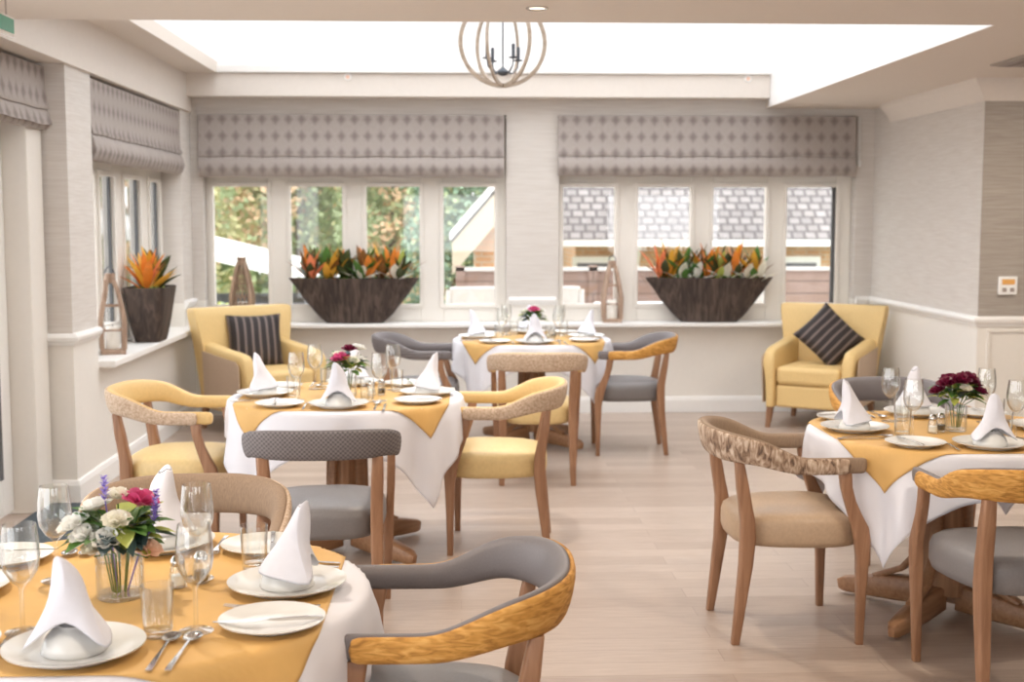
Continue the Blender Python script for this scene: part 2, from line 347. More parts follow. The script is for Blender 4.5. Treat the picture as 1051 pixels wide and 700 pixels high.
# patio door at the left edge
d1 = struct(empty('door_1'))
b = MB(); b.box(-2.46, -2.27, 6.86, 7.10, 0, 2.40); b.box(-2.46, -2.30, 2.0, 7.10, 2.28, 2.40); b.build('door_frame', 'frame', d1, smooth=False, bev=.006)
b = MB(); b.box(-2.46, -2.40, 6.70, 6.855, .02, 2.27); b.box(-2.46, -2.40, 5.90, 6.70, .02, .22); b.box(-2.46, -2.40, 5.90, 6.70, 2.10, 2.27); b.box(-2.46, -2.40, 5.75, 5.90, .02, 2.27)
dl = b.build('door_leaf', 'white', d1, smooth=False, bev=.006)
b = MB(); b.box(-2.44, -2.43, 5.90, 6.70, .22, 2.10); b.build('pane', 'pane', dl, smooth=False)
b = MB(); b.box(-2.402, -2.395, 6.655, 6.70, .22, 2.10); b.build('gasket', 'gasket', dl, smooth=False)
b = MB(); b.box(-2.46, -2.40, 2.0, 2.12, .02, 2.27); b.box(-2.46, -2.40, 5.60, 5.745, .02, 2.27); b.box(-2.46, -2.40, 2.12, 5.6, .02, .22); b.box(-2.46, -2.40, 2.12, 5.6, 2.10, 2.27)
dl = b.build('door_leaf', 'white', d1, smooth=False, bev=.006)
b = MB(); b.box(-2.44, -2.43, 2.12, 5.60, .22, 2.10); b.build('pane', 'pane', dl, smooth=False)
b = MB(); b.box(-2.29, -1.75, 4.6, 7.07, .001, .012); tag(b.build('door_mat', 'mat', smooth=False), 'dark blue grey fibre mat on floor at left patio door', 'mat')
# ---------------------------------------------------------------- roman blinds
def blind(x0, x1, z0, z1, plane, axis, label):
    # side profile (out, z): straight drop, fold overlap, lower roll
    zf = z0+(z1-z0)*.34
    prof = [(0, z1), (.05, z1), (.052, zf+.12), (.058, zf+.03), (.066, zf+.004), (.062, zf-.006), (.05, zf+.0), (.068, zf-.03), (.082, zf-.09), (.076, z0+.05), (.06, z0+.012), (.045, z0), (.03, z0+.02), (.02, zf), (0, zf+.03)]
    root = empty('roman_blind')
    tag(root, label, 'blind', 'patterned roman blinds')
    n = 40; rings = []
    for i in range(n+1):
        a = x0+(x1-x0)*i/n; wv = .004*math.sin(a*9)+.003*math.sin(a*23+1)
        r = []
        for o, z in prof:
            oo = o+(wv if z < zf+.1 and o > .03 else 0); zz = z+(.003*math.sin(a*17) if z < zf+.04 and o > .03 else 0)
            r.append((a, plane-oo, zz) if axis == 'x' else (plane+oo, a, zz))
        rings.append(r)
    b = MB(); b.loft(rings); b.build('blind_fabric', 'blind' if axis == 'x' else 'blind_side', root, angle=50)
    b = MB(); h = z1-.001
    if axis == 'x': b.box(x0+.005, x1-.005, plane-.044, plane-.004, z1-.03, z1+.002)
    else: b.box(plane+.004, plane+.044, x0+.005, x1-.005, z1-.03, z1+.002)
    b.build('headrail', 'blind', root, smooth=False)
    return root
blind(-2.065, .355, 1.915, 2.405, YB-.002, 'x', 'grey patterned roman blind above the left window of the back wall')
r = blind(.787, 3.20, 1.925, 2.405, YB-.002, 'x', 'grey patterned roman blind above right back window facing brick house')
b = MB(); b.tube([(3.235, YB-.02, 2.40), (3.24, YB-.02, 2.2), (3.243, YB-.02, 2.05)], .006, 6); b.lathe([(.004, 0), (.014, .01), (.014, .05), (.004, .06)], 10, (3.243, YB-.022, 2.0)); b.build('pull_cord', 'plastic', r)
blind(PY1+.02, WY1+.03, 1.92, 2.40, XL-.06, 'y', 'grey patterned roman blind over the left wall window behind the square planter')
blind(5.7, 7.12, 2.06, 2.40, -2.30, 'y', 'grey patterned roman blind above the patio door at left edge')

# ---------------------------------------------------------------- chairs
def rrect(cx, cy, z, a, c, k=.3):
    r = min(a, c)*k
    return [(cx+x, cy+y, z) for x, y in ((a, c-r), (a-r, c), (-a+r, c), (-a, c-r), (-a, -c+r), (-a+r, -c), (a-r, -c), (a, -c+r))]
def leg(side, kind):
    b = MB(); s = side
    if kind == 'front':
        L = [(.242, -.222, 0, .014, .014), (.247, -.222, .2, .018, .018), (.252, -.222, .34, .020, .024), (.256, -.218, .40, .018, .030), (.260, -.208, .45, .016, .031), (.262, -.186, .50, .017, .025), (.263, -.166, .55, .017, .021), (.264, -.152, .60, .017, .021), (.265, -.145, .655, .016, .023)]
    else:
        L = [(.213, .240, 0, .016, .015), (.210, .222, .15, .020, .020), (.208, .204, .30, .023, .025), (.208, .198, .40, .024, .028), (.208, .200, .47, .024, .026), (.210, .212, .54, .024, .023), (.212, .222, .60, .024, .022), (.214, .236, .69, .021, .016)]
    b.loft([rrect(s*x, y, z, a, c) for x, y, z, a, c in L]); return b
def band_path():
    P = []
    for i in range(7): P.append((.274, -.205+.245*i/6))
    for i in range(1, 20):
        t = PI*i/20; c, s_ = math.cos(t), math.sin(t)
        P.append((.274*math.copysign(abs(c)**.80, c), .04+.245*s_**.78))
    P += [(-x, y) for x, y in reversed(P[:7])]
    return P
def band(sec, lo=0, hi=None, endtaper=True):
    P = band_path(); hi = len(P) if hi is None else hi; n = len(P); rings = []
    for i in range(lo, hi):
        x, y = P[i]; a = P[max(0, i-1)]; c = P[min(n-1, i+1)]
        t = Vector((c[0]-a[0], c[1]-a[1])).normalized(); nr = Vector((t.y, -t.x))
        k = sstep(-.06, .16, y); kb = sstep(.0, .25, y)
        zt = .712+.062*sstep(.0, .17, y)+.030*sstep(.10, .29, y); zb = .650+.034*sstep(.02, .2, y)
        e = 1
        ring = []
        for o, v in sec:
            z = zb+(zt-zb)*v
            lean = (z-.66)*.22*k
            ring.append((x+nr.x*(o+lean), y+nr.y*(o+lean), z))
        rings.append(ring)
    def shrink(r, f, d):
        c = sum((Vector(p) for p in r), Vector())/len(r); return [tuple(c+(Vector(p)-c)*f+Vector(d)) for p in r]
    if endtaper:
        rings = [shrink(rings[0], .55, (0, -.022, 0)), shrink(rings[0], .9, (0, -.014, 0))]+rings+[shrink(rings[-1], .9, (0, -.014, 0)), shrink(rings[-1], .55, (0, -.022, 0))]
    b = MB(); b.loft(rings); return b
SEC_IN = [(-.030, .12), (-.032, .5), (-.028, .86), (-.014, .98), (0, 1.0), (.010, .97), (.010, .03), (-.014, 0)]
SEC_OUT = [(.0, .04), (.0, .94), (.012, .985), (.022, .90), (.027, .5), (.024, .1), (.012, .0)]
def seat_bm():
    b = MB(); rings = []
    for z, f, dy in ((.362, .90, 0), (.368, .97, 0), (.39, 1, 0), (.445, 1.0, 0), (.468, .97, 0), (.484, .88, 0), (.497, .68, 0), (.504, .35, 0)):
        ring = []
        for j in range(36):
            t = 2*PI*j/36; c, s_ = math.cos(t), math.sin(t); e = 2/3.6
            y = .245*math.copysign(abs(s_)**e, s_)
            w = .245-.035*sstep(-.1, .25, y)
            x = w*math.copysign(abs(c)**e, c)
            ring.append((x*f, y*f-.012, z))
        rings.append(ring)
    b.loft(rings); return b
def chair(label, loc, deg, inner, outer, seat):
    t = empty('dining_chair', (loc[0], loc[1], 0), math.radians(deg)); tag(t, label, 'chair', 'tub chairs around the dining tables')
    seat_bm().build('seat', seat, t, angle=80)
    for k in ('front', 'rear'):
        for s in (-1, 1): leg(s, k).build('leg', 'wood', t, angle=50, bev=.002)
    band(SEC_IN).build('backrest', inner, t, angle=80, sub=1)
    n = len(band_path())
    o = band(SEC_OUT, 1, n-1, False).build('outer_panel', outer, t, angle=80, sub=1)
    return t
T1, T2, T3, T4 = (-.76, 2.83), (-.54, 6.02), (.50, 8.90), (1.935, 4.92)
chair('grey tub chair with mustard outer shell, nearest the camera beside the front table', (-.07, 2.89), -91, 'grey', 'mustard', 'greyseat')
chair('brown tub chair tucked behind the front table, its curved inner back showing', (-.795, 3.59), 4, 'tan', 'fleck', 'tanseat')
chair('grey chair with quilted outer back, seen from behind between front and middle tables', (-.54, 5.0), 183, 'grey', 'quilt', 'greyseat')
chair('yellow chair with flecked outer arms on left side of middle table, below the square planter', (-1.325, 6.06), 85, 'yellow', 'fleck', 'yellowseat')
chair('yellow chair with flecked shell on right of the middle table, standing clear of it', (.187, 6.14), -94, 'yellow', 'fleck', 'yellowseat')
chair('flecked beige chair seen from behind in front of the far table', (.465, 7.72), 178, 'yellow', 'fleck', 'yellowseat')
chair('grey quilted chair on left side of far table, partly behind the wine glasses', (-.27, 8.70), 87, 'grey', 'quilt', 'greyseat')
chair('grey chair with bright mustard shell on right side of the far table', (1.15, 8.65), -92.5, 'grey', 'mustard', 'greyseat')
chair('tan chair with mottled brown shell at left of the right-hand table', (1.255, 4.82), 91.5, 'tan', 'tweed', 'tanseat')
chair('grey chair with mustard shell cut by right photo edge, in front of right-hand table', (1.885, 4.185), 183, 'grey', 'mustard', 'greyseat')
chair('grey chair tucked behind right-hand table, facing the camera below the yellow armchair', (2.085, 5.90), 4, 'grey', 'mustard', 'greyseat')

# ---------------------------------------------------------------- tables and cloths
R = .548
def table(loc, label, rz=PI/4):
    t = empty('dining_table', (loc[0], loc[1], 0), rz); tag(t, label, 'table', 'round dining tables')
    b = MB(); b.lathe([(R-.03, .715), (R, .722), (R, .738), (R-.006, .742)], 64); b.build('tabletop', 'tablewood', t)
    b = MB(); b.loft([rrect(0, 0, z, a, a, .25) for z, a in ((.10, .085), (.60, .075), (.66, .09), (.716, .16))]); b.build('column', 'tablewood', t, bev=.003)
    for k in range(4):
        a = k*PI/2; d = Vector((math.cos(a), math.sin(a), 0))
        b = MB(); b.bar([d*r+Vector((0, 0, z)) for r, z in ((.06, .085), (.2, .075), (.34, .058), (.44, .045), (.465, .04))], [(.034, .05), (.034, .05), (.03, .04), (.024, .03), (.012, .02)]); b.build('foot', 'footwood', t, angle=50)
        b = MB(); b.bar([d*r+Vector((0, 0, z)) for r, z in ((.082, .52), (.088, .36), (.115, .24), (.18, .16), (.30, .105))], [(.022, .012)]*5, up=(d.x*.5, d.y*.5, .8)); b.build('brace', 'footwood', t, angle=50)
    return t
def cloth(name, loc, s, z, off, mat, label, seed, fold=.042, rz=0.):
    rnd = random.Random(seed); ph = [rnd.uniform(0, 6.28) for _ in range(6)]
    NA, NR = 176, 46; b = MB(); vs = []; Rc = R+.006+off
    for i in range(NR+1):
        for j in range(NA):
            a = 2*PI*j/NA
            u, w = math.cos(a), math.sin(a)
            L = 1/max(abs(u)/(s[0] if isinstance(s, tuple) else s), abs(w)/(s[1] if isinstance(s, tuple) else s))
            # soften the very tip a little less than a true square
            rho = L*(i/NR)
            aw = a+rz
            arc = .014
            if rho <= Rc-arc: r_, zz, dr = rho, z, 0
            else:
                d = rho-(Rc-arc)
                if d < arc*PI/2: r_ = Rc-arc+arc*math.sin(d/arc); zz = z-arc*(1-math.cos(d/arc)); dr = 0
                else:
                    dr = d-arc*PI/2; zz = z-arc-dr*.99
                    cr = math.cos(4*(a-PI/4))           # 1 at the corners, -1 mid side
                    wav = math.sin(9*a+ph[0])+.7*math.sin(14*a+ph[1])+.5*math.sin(23*a+ph[2])
                    fl = .008+.035*dr*max(0, cr)+.02*dr
                    r_ = Rc+fl*min(1, dr/.05)+fold*min(1, dr/.25)*wav*.55
            vs.append((r_*math.cos(aw), r_*math.sin(aw), zz))
    fs = []
    for i in range(NR):
        for j in range(NA):
            k = (j+1) % NA
            if i == 0: fs.append((0, NA+j, NA+k)) if False else fs.append((j, NA+j, NA+k, k))
            else: fs.append((i*NA+j, (i+1)*NA+j, (i+1)*NA+k, i*NA+k))
    b.add(vs, fs); o = b.build(name, mat, angle=180, solid=.0012, loc=(loc[0], loc[1], 0))
    return tag(o, label, 'tablecloth', 'white tablecloths' if mat == 'cloth' else 'gold cloth toppers')
TN = {1: 'front left table', 2: 'middle table', 3: 'far table', 4: 'right-hand table'}
TP = {1: T1, 2: T2, 3: T3, 4: T4}
for k in TP:
    table(TP[k], 'round wooden pedestal dining table under white cloth, the '+TN[k])
    cloth('tablecloth', TP[k], (.72, .71, .70, .705)[k-1], .747, 0, 'cloth', 'white square tablecloth hanging in points from the '+TN[k], k)
    cloth('table_topper', TP[k], ((.475, .535), .49, .49, .51)[k-1], .7495, .0045, 'gold', 'gold square topper with hanging corners on the '+TN[k], k)

# ---------------------------------------------------------------- tableware prototypes (first use places the prototype itself)
ZT_ = .7515
used = set()
proto = {}
def put(key, loc, rz, label):
    o = proto[key]
    if key in used: return dup(o, loc, rz, label)
    used.add(key); o.location = loc; o.rotation_euler = (0, 0, rz); o['label'] = label; return o
def lathe_obj(name, prof, mat, parent=None, n=32, **k):
    b = MB(); b.lathe(prof, n); return b.build(name, mat, parent, angle=60, **k)
proto['plate'] = tag(lathe_obj('dinner_plate', [(.002, .004), (.075, .004), (.08, 0), (.088, 0), (.092, .005), (.115, .013), (.132, .019), (.133, .022), (.115, .0175), (.092, .010), (.08, .0075), (.002, .0075)], 'china', n=48), '', 'plate', 'dinner plates')
proto['bowl'] = tag(lathe_obj('soup_bowl', [(.060, 0), (.0615, .002), (.059, .014), (.053, .029), (.042, .042), (.031, .048), (.030, .053), (.027, .053), (.026, .049), (.001, .049), (.001, .046), (.03, .045), (.041, .039), (.051, .027), (.0565, .013), (.058, .001)], 'china', n=40), '', 'bowl', 'upturned soup bowls')
proto['side'] = tag(lathe_obj('side_plate', [(.002, .003), (.06, .003), (.063, 0), (.069, 0), (.072, .004), (.095, .012), (.108, .016), (.109, .0185), (.095, .0145), (.072, .008), (.062, .006), (.002, .006)], 'china', n=40), '', 'plate', 'side plates')
# napkin: tall folded point over two spread wings
def napkin(seed=0):
    rnd = random.Random(seed); b = MB()
    def half(L): return L+[(-x, y, z) for x, y, z in reversed(L[1:-1])]
    base = half([(0, -.050, .074), (.038, -.062, .047), (.090, -.074, .006), (.076, .0, .026), (.054, .050, .030), (0, .073, .030)])
    mid = half([(0, -.051, .090), (.022, -.048, .082), (.054, -.044, .070), (.043, .0, .070), (.030, .036, .066), (0, .048, .066)])
    up = half([(0, -.056, .118), (.022, -.044, .117), (.040, -.030, .108), (.026, -.006, .10), (.014, .012, .095), (0, .018, .094)])
    top = half([(0, -.058, .164), (.018, -.044, .160), (.034, -.030, .146), (.022, -.018, .142), (.009, -.010, .139), (0, -.006, .138)])
    tip = half([(0, -.052, .196), (.010, -.044, .190), (.019, -.036, .176), (.013, -.030, .176), (.004, -.031, .182), (0, -.030, .183)])
    tip = [(x-.006, y, z+(.004 if x < 0 else -.004)) for x, y, z in tip]
    J = lambda r, a: [(x+rnd.uniform(-a, a), y+rnd.uniform(-a, a), z+rnd.uniform(-a, a)*.6) for x, y, z in r]
    rings = [base, J(mid, .004), J(up, .004), J(top, .003), tip]
    b.loft(rings, cap=False); b.add(tip, [tuple(range(10))])
    return b.build('folded_napkin', 'napkin', angle=38, solid=.0025, sub=1)
NP = []
for k in range(3):
    o = napkin(k); tag(o, '', 'napkin', 'folded white napkins'); proto['nap%d' % k] = o
gl = [(.001, 0), (.034, 0), (.035, .002), (.02, .004), (.006, .008), (.0042, .02), (.004, .085), (.007, .096), (.022, .110), (.034, .130), (.038, .152), (.0365, .185), (.032, .222), (.0314, .222), (.0357, .185), (.0372, .152), (.033, .131), (.021, .112), (.006, .102), (.001, .101)]
proto['wine'] = tag(lathe_obj('wine_glass', gl, 'glass', n=36), '', 'glass', 'wine glasses')
proto['tumbler'] = tag(lathe_obj('tumbler', [(.001, 0), (.027, 0), (.029, .003), (.031, .05), (.033, .105), (.0322, .105), (.030, .05), (.027, .014), (.001, .012)], 'glass', n=32), '', 'glass', 'water tumblers')
def knife():
    b = MB(); b.bar([(0, y, .003) for y in (-.11, -.10, -.02, 0)], [(.004, .002), (.006, .003), (.0045, .003), (.003, .002)])
    b.loft([[(-.003-.0, 0, .0022), (.004, 0, .0022), (.004, 0, .0036), (-.003, 0, .0036)], [(-.009, .02, .0024), (.004, .02, .0024), (.004, .02, .0036), (-.009, .02, .0032)], [(-.010, .07, .0024), (.004, .07, .0024), (.004, .07, .0036), (-.010, .07, .0030)], [(-.002, .11, .0026), (.003, .11, .0026), (.003, .11, .0034), (-.002, .11, .0030)]])
    return b.build('table_knife', 'steel')
def spoon():
    b = MB(); b.bar([(0, -.10, .002), (0, -.08, .003), (0, 0, .006), (0, .045, .008)], [(.006, .0012), (.0055, .0014), (.0026, .0018), (.0026, .0016)])
    n, m = 14, 5; vs = []; fs = []
    for i in range(m+1):
        for j in range(n):
            a = 2*PI*j/n; r = i/m
            vs.append((.019*r*math.cos(a), .072+.029*r*math.sin(a), .002+.007*r*r))
    for i in range(m):
        for j in range(n): fs.append((i*n+j, i*n+(j+1) % n, (i+1)*n+(j+1) % n, (i+1)*n+j))
    b.add(vs, fs); return b.build('soup_spoon', 'steel', solid=.0008)
def fork():
    b = MB(); b.bar([(0, -.10, .002), (0, -.08, .003), (0, 0, .007), (0, .04, .006), (0, .06, .003)], [(.006, .0012), (.0055, .0014), (.0026, .0018), (.004, .0014), (.011, .001)])
    for x in (-.009, -.003, .003, .009): b.bar([(x, .055, .003), (x, .08, .003), (x*.95, .105, .007)], [(.0016, .001), (.0014, .0009), (.0007, .0006)])
    return b.build('dinner_fork', 'steel')
proto['knife'] = tag(knife(), '', 'knife', 'table knives'); proto['spoon'] = tag(spoon(), '', 'spoon', 'soup spoons'); proto['fork'] = tag(fork(), '', 'fork', 'dinner forks')
def butter():
    o = dup(proto['knife']); o.name = 'butter_knife'; return o
SN = {0: 'near side', 1: 'right side', 2: 'far side', 3: 'left side'}
def setting(k, q, wine=(.17, .17), tum=(.115, .15), rad=.382, napk=0, sf=.035, px=0):
    c = TP[k]; a = q*PI/2; ca, sa = math.cos(a), math.sin(a)
    def W(x, y, z=ZT_):                       # local: x right of the diner, y towards the table centre, origin at the plate
        X, Y = x+px, y-rad
        return (c[0]+ca*X-sa*Y, c[1]+sa*X+ca*Y, z)
    w = '%s of the %s' % (SN[q], TN[k])
    put('plate', W(0, 0), a, 'white dinner plate below bowl and napkin, '+w)
    put('bowl', W(0, 0, ZT_+.0077), a, 'upturned white bowl under folded napkin, '+w)
    put('nap%d' % (napk), W(0, .0, ZT_+.0077+.004), a, 'white folded napkin standing over bowl, '+w)
    put('side', W(-.265, sf), a, 'white side plate with knife across it, '+w)
    put('knife', W(-.285, sf+.005, ZT_+.0165), a+.12, 'steel knife lying across side plate, '+w)
    put('fork', W(-.148, .01, ZT_+.0022), a, 'steel fork beside dinner plate, '+w)
    put('spoon', W(.166, .0, ZT_), a-.02, 'steel spoon right beside dinner plate, '+w)
    if k == 1: put('spoon', W(.205, .0, ZT_), a-.06, 'steel spoon outermost from dinner plate, '+w)
    else: put('knife', W(.205, -.02, ZT_), a, 'steel knife outermost from dinner plate, '+w)
    put('wine', W(*wine), 0, 'clear stemmed wine glass for the setting on '+w)
    put('tumbler', W(*tum), 0, 'clear straight tumbler for the setting on '+w)
setting(1, 0, (.205, .125), (.135, .10), rad=.422, napk=0, px=.02)
setting(1, 1, (.085, .215), (.17, .10), rad=.368, napk=1, sf=-.005)
setting(1, 2, (.17, .30), (.10, .14), napk=2)
setting(1, 3, (.29, .26), (.19, .14), napk=0)
for k in (2, 3, 4):
    for q in range(4): setting(k, q, napk=(k+q) % 3)

# vases, bouquets, cruets
def vase(loc, label, r=.052, h=.115):
    o = lathe_obj('flower_vase', [(.001, 0), (r-.004, 0), (r, .004), (r, h), (r-.0025, h), (r-.0025, .012), (.001, .011)], 'glass', n=36)
    o.location = (loc[0], loc[1], ZT_); return tag(o, label, 'vase', 'glass flower vases')
def petal_ball(b, c, r, mi=0, layers=3, rnd=random, up=(0, 0, 1)):
    U = Vector(up).normalized(); X = U.orthogonal().normalized(); Y = U.cross(X); c = Vector(c)
    for L in range(layers):
        n = 4+L*2; el = 1.25-.55*L; rr = r*(.55+.45*L/(max(1, layers-1)))
        for j in range(n):
            a = 2*PI*j/n+L*.6+rnd.uniform(-.15, .15)
            d = X*math.cos(a)+Y*math.sin(a); s_ = U.cross(d)
            tipp = c+d*(rr*math.cos(el))+U*(rr*math.sin(el)); m_ = c+d*(rr*.75)+U*(rr*.1*(3-L))
            w = rr*.62
            b.add([c-U*r*.3, m_-s_*w, tipp-s_*w*.6+d*.1*rr, tipp+U*.12*rr, tipp+s_*w*.6+d*.1*rr, m_+s_*w], [(0, 1, 2, 3), (0, 3, 4, 5)], mi)
def leafq(b, base, d, L, w, mi=0, droop=.25, up=Vector((0, 0, 1))):
    base = Vector(base); d = Vector(d).normalized(); s_ = d.cross(up)
    if s_.length < .05: s_ = Vector((1, 0, 0))
    s_.normalize(); n = s_.cross(d)
    pts = [(0, .12), (.25, .8), (.5, 1.), (.75, .7), (1, .04)]
    vs = []
    for t, k in pts:
        p = base+d*(L*t)-Vector((0, 0, 1))*(droop*L*t*t)
        vs += [p-s_*(w*k*.5)+n*w*.12*k, p, p+s_*(w*k*.5)+n*w*.12*k]
    fs = []
    for i in range(4):
        for j in range(2): fs.append((i*3+j, i*3+j+1, i*3+j+4, i*3+j+3))
    b.add(vs, fs, mi)
def bouquet(loc, label, kinds, spread, seed, zc=.175, sprigs=0):
    rnd = random.Random(seed); root = empty('flower_bouquet', (loc[0], loc[1], ZT_+.014)); tag(root, label, 'flowers', 'table flowers')
    b = MB()
    for (x, y, z, r, k) in kinds: b.tube([(x*.18, y*.18, 0), (x*.35, y*.35, .09), (x, y, z-.01)], .0018, 5)
    for i in range(80):
        a = rnd.uniform(0, 2*PI); e = rnd.uniform(-.15, .9); d = Vector((math.cos(a)*math.cos(e), math.sin(a)*math.cos(e), math.sin(e)))
        p = Vector((d.x*spread*.45, d.y*spread*.45, .11+rnd.uniform(0, .05)))
        leafq(b, p, d, spread*rnd.uniform(.5, .8), spread*rnd.uniform(.28, .42), rnd.choice((0, 0, 1, 2)))
    b.build('greenery', ['leaf', 'blueleaf', 'lime'], root, angle=60)
    for (x, y, z, r, k) in kinds:
        b = MB(); petal_ball(b, (x, y, z+.008), r*1.18, rnd=rnd, up=(x*4, y*4, .8)); nm = {'whitepetal': 'white_rose', 'pink': 'pink_rose', 'plum': 'plum_rose', 'blush': 'blush_rose', 'cream': 'cream_rose', 'coral': 'coral_rose'}[k]
        b.build(nm, k, root, angle=60)
    for (x, y, z, L) in (sprigs or ()):
        b = MB(); b.tube([(x*.2, y*.2, 0), (x*.6, y*.6, z*.6), (x, y, z)], .0016, 5)
        for i in range(26):
            t = i/26; a = i*2.4; p = Vector((x, y, z))+Vector((x*.9, y*.9, 1)).normalized()*L*t; rr = .011*(1-t*.7)
            leafq(b, p, (math.cos(a), math.sin(a), .6), .014*(1-.5*t)+.004, .009, 0, 0)
        b.build('lavender_sprig', 'lav', root, angle=60)
    return root
V1 = (-.75, 2.78)
vase(V1, 'round clear glass vase of flowers on the front left table')
bouquet(V1, 'mixed posy of white, pink and lavender flowers on the front table', [(-.085, -.04, .15, .030, 'whitepetal'), (-.055, -.07, .135, .026, 'whitepetal'), (.0, -.09, .13, .028, 'whitepetal'), (.015, -.07, .165, .026, 'cream'), (-.05, .0, .18, .028, 'whitepetal'), (.0, .0, .205, .024, 'cream'), (.05, -.01, .195, .033, 'pink'), (-.03, -.085, .11, .022, 'cream'), (.075, -.06, .10, .026, 'blush'), (.045, .05, .19, .026, 'whitepetal'), (-.06, .06, .17, .026, 'whitepetal')], .115, 3, sprigs=[(-.022, -.02, .205, .055), (.085, -.03, .16, .055), (.075, .02, .17, .05)])
for k, ks, lab in ((2, [(-.03, -.05, .16, .036, 'pink'), (.01, -.02, .20, .03, 'plum'), (.03, -.06, .15, .026, 'cream'), (.05, .03, .20, .03, 'whitepetal'), (-.05, .02, .17, .028, 'cream'), (.06, -.01, .155, .022, 'whitepetal')], 'posy with pink and plum blooms on the middle table'), (3, [(0, -.05, .18, .034, 'pink'), (.05, 0, .17, .032, 'whitepetal'), (-.05, 0, .165, .028, 'cream'), (.02, .05, .19, .030, 'whitepetal')], 'small posy with one pink bloom on the far table'), (4, [(-.05, -.03, .17, .034, 'plum'), (-.01, -.06, .185, .034, 'plum'), (.03, -.03, .19, .034, 'plum'), (.06, -.01, .165, .03, 'plum'), (-.02, .04, .18, .03, 'plum'), (.005, -.075, .155, .02, 'cream'), (.075, -.04, .14, .026, 'plum'), (-.085, -.02, .14, .026, 'plum')], 'dark plum rose posy on the right-hand table')):
    p = (TP[k][0]+.01, TP[k][1]-.03)
    vase(p, 'round clear glass vase of flowers on the '+TN[k], .042, .10); bouquet(p, lab, ks, .10, k+5)
def cruet(loc, label, fill):
    root = empty('cruet', (loc[0], loc[1], ZT_)); tag(root, label, 'cruet', 'salt and pepper cruets')
    lathe_obj('glass_body', [(.001, 0), (.018, 0), (.021, .004), (.020, .03), (.015, .052), (.014, .052), (.017, .03), (.017, .006), (.001, .005)], 'glass', root, n=20)
    lathe_obj('shaker_cap', [(.015, .050), (.016, .052), (.016, .062), (.010, .072), (.001, .074)], 'steel', root, n=20)
    lathe_obj('contents', [(.001, .006), (.0165, .007), (.0165, .028), (.001, .029)], fill, root, n=16)
for k, (dx, dy) in ((1, (.12, .02)), (2, (.12, -.03)), (3, (.11, -.03)), (4, (-.10, -.08))):
    c = TP[k]
    cruet((c[0]+dx, c[1]+dy), 'small glass salt shaker with steel cap on the '+TN[k], 'wax')
    cruet((c[0]+dx+.045, c[1]+dy+.035), 'small glass pepper shaker with dark contents on the '+TN[k], 'soil')

# ---------------------------------------------------------------- armchairs and cushions
def armchair(loc, deg, label):
    t = empty('armchair', (loc[0], loc[1], 0), math.radians(deg)); tag(t, label, 'armchair', 'yellow armchairs by the windows')
    for sx in (-1, 1):
        for sy in (-1, 1):
            b = MB(); b.loft([rrect(sx*x, sy*y, z, a, a, .3) for x, y, z, a in ((.315, .325, 0, .017), (.30, .31, .17, .026))]); b.build('leg', 'wood', t)
    b = MB(); b.box(-.245, .245, -.36, .30, .165, .335); b.build('seat_base', 'armyellow', t, bev=.02, seg=3)
    b = MB(); b.box(-.243, .243, -.375, .20, .337, .475); b.build('seat_cushion', 'armyellow', t, bev=.035, seg=4)
    # back: flared, slightly curved slab
    rings = []
    for z, hw, y0, y1 in ((.165, .33, .20, .35), (.30, .335, .20, .36), (.50, .355, .215, .375), (.70, .385, .245, .385), (.85, .41, .27, .395), (.90, .415, .285, .395), (.915, .405, .30, .385)):
        n = 12; f = [(-hw+2*hw*i/n, y0-.0+.00+(.035*(abs(-1+2*i/n)**2.5))*-1, z) for i in range(n+1)]
        bk = [(hw-2*hw*i/n, y1-.02*(abs(1-2*i/n)**3), z) for i in range(n+1)]
        rings.append(f+bk)
    b = MB(); b.loft(rings); b.build('backrest', 'armyellow', t, angle=70, bev=.012)
    for s in (-1, 1):
        # armrest: tall panel sloping down to the front with rolled top
        pr = []
        for y, zt, xi, xo in ((.26, .67, .25, .36), (.10, .655, .25, .365), (-.08, .635, .25, .365), (-.22, .625, .25, .36), (-.32, .61, .25, .35), (-.37, .58, .255, .345), (-.385, .53, .262, .34)):
            zb = .165
            pr.append([(s*xi, y, zb), (s*(xi-.0), y, zt-.06), (s*(xi+.012), y, zt-.015), (s*(xi+xo)/2, y, zt), (s*(xo-.012), y, zt-.015), (s*xo, y, zt-.06), (s*(xo-.02), y, zb+.2), (s*(xo-.03), y, zb)])
        b = MB(); b.loft(pr); b.build('armrest', 'armyellow', t, angle=60, bev=.008)
        b = MB(); pl = []
        for y, zt in ((.22, .60), (-.08, .575), (-.28, .56), (-.33, .53)):
            pl.append([(s*.352, y, .19), (s*.364, y, zt), (s*.372, y, zt), (s*.358, y, .19)])
        b.loft(pl); b.build('side_panel', 'sidebeige', t, angle=60)
    return t
armchair((-1.50, 9.62), 38, 'yellow armchair with striped cushion standing below left back window')
armchair((2.78, 9.66), -32, 'yellow armchair in the right corner with cushion on its point')
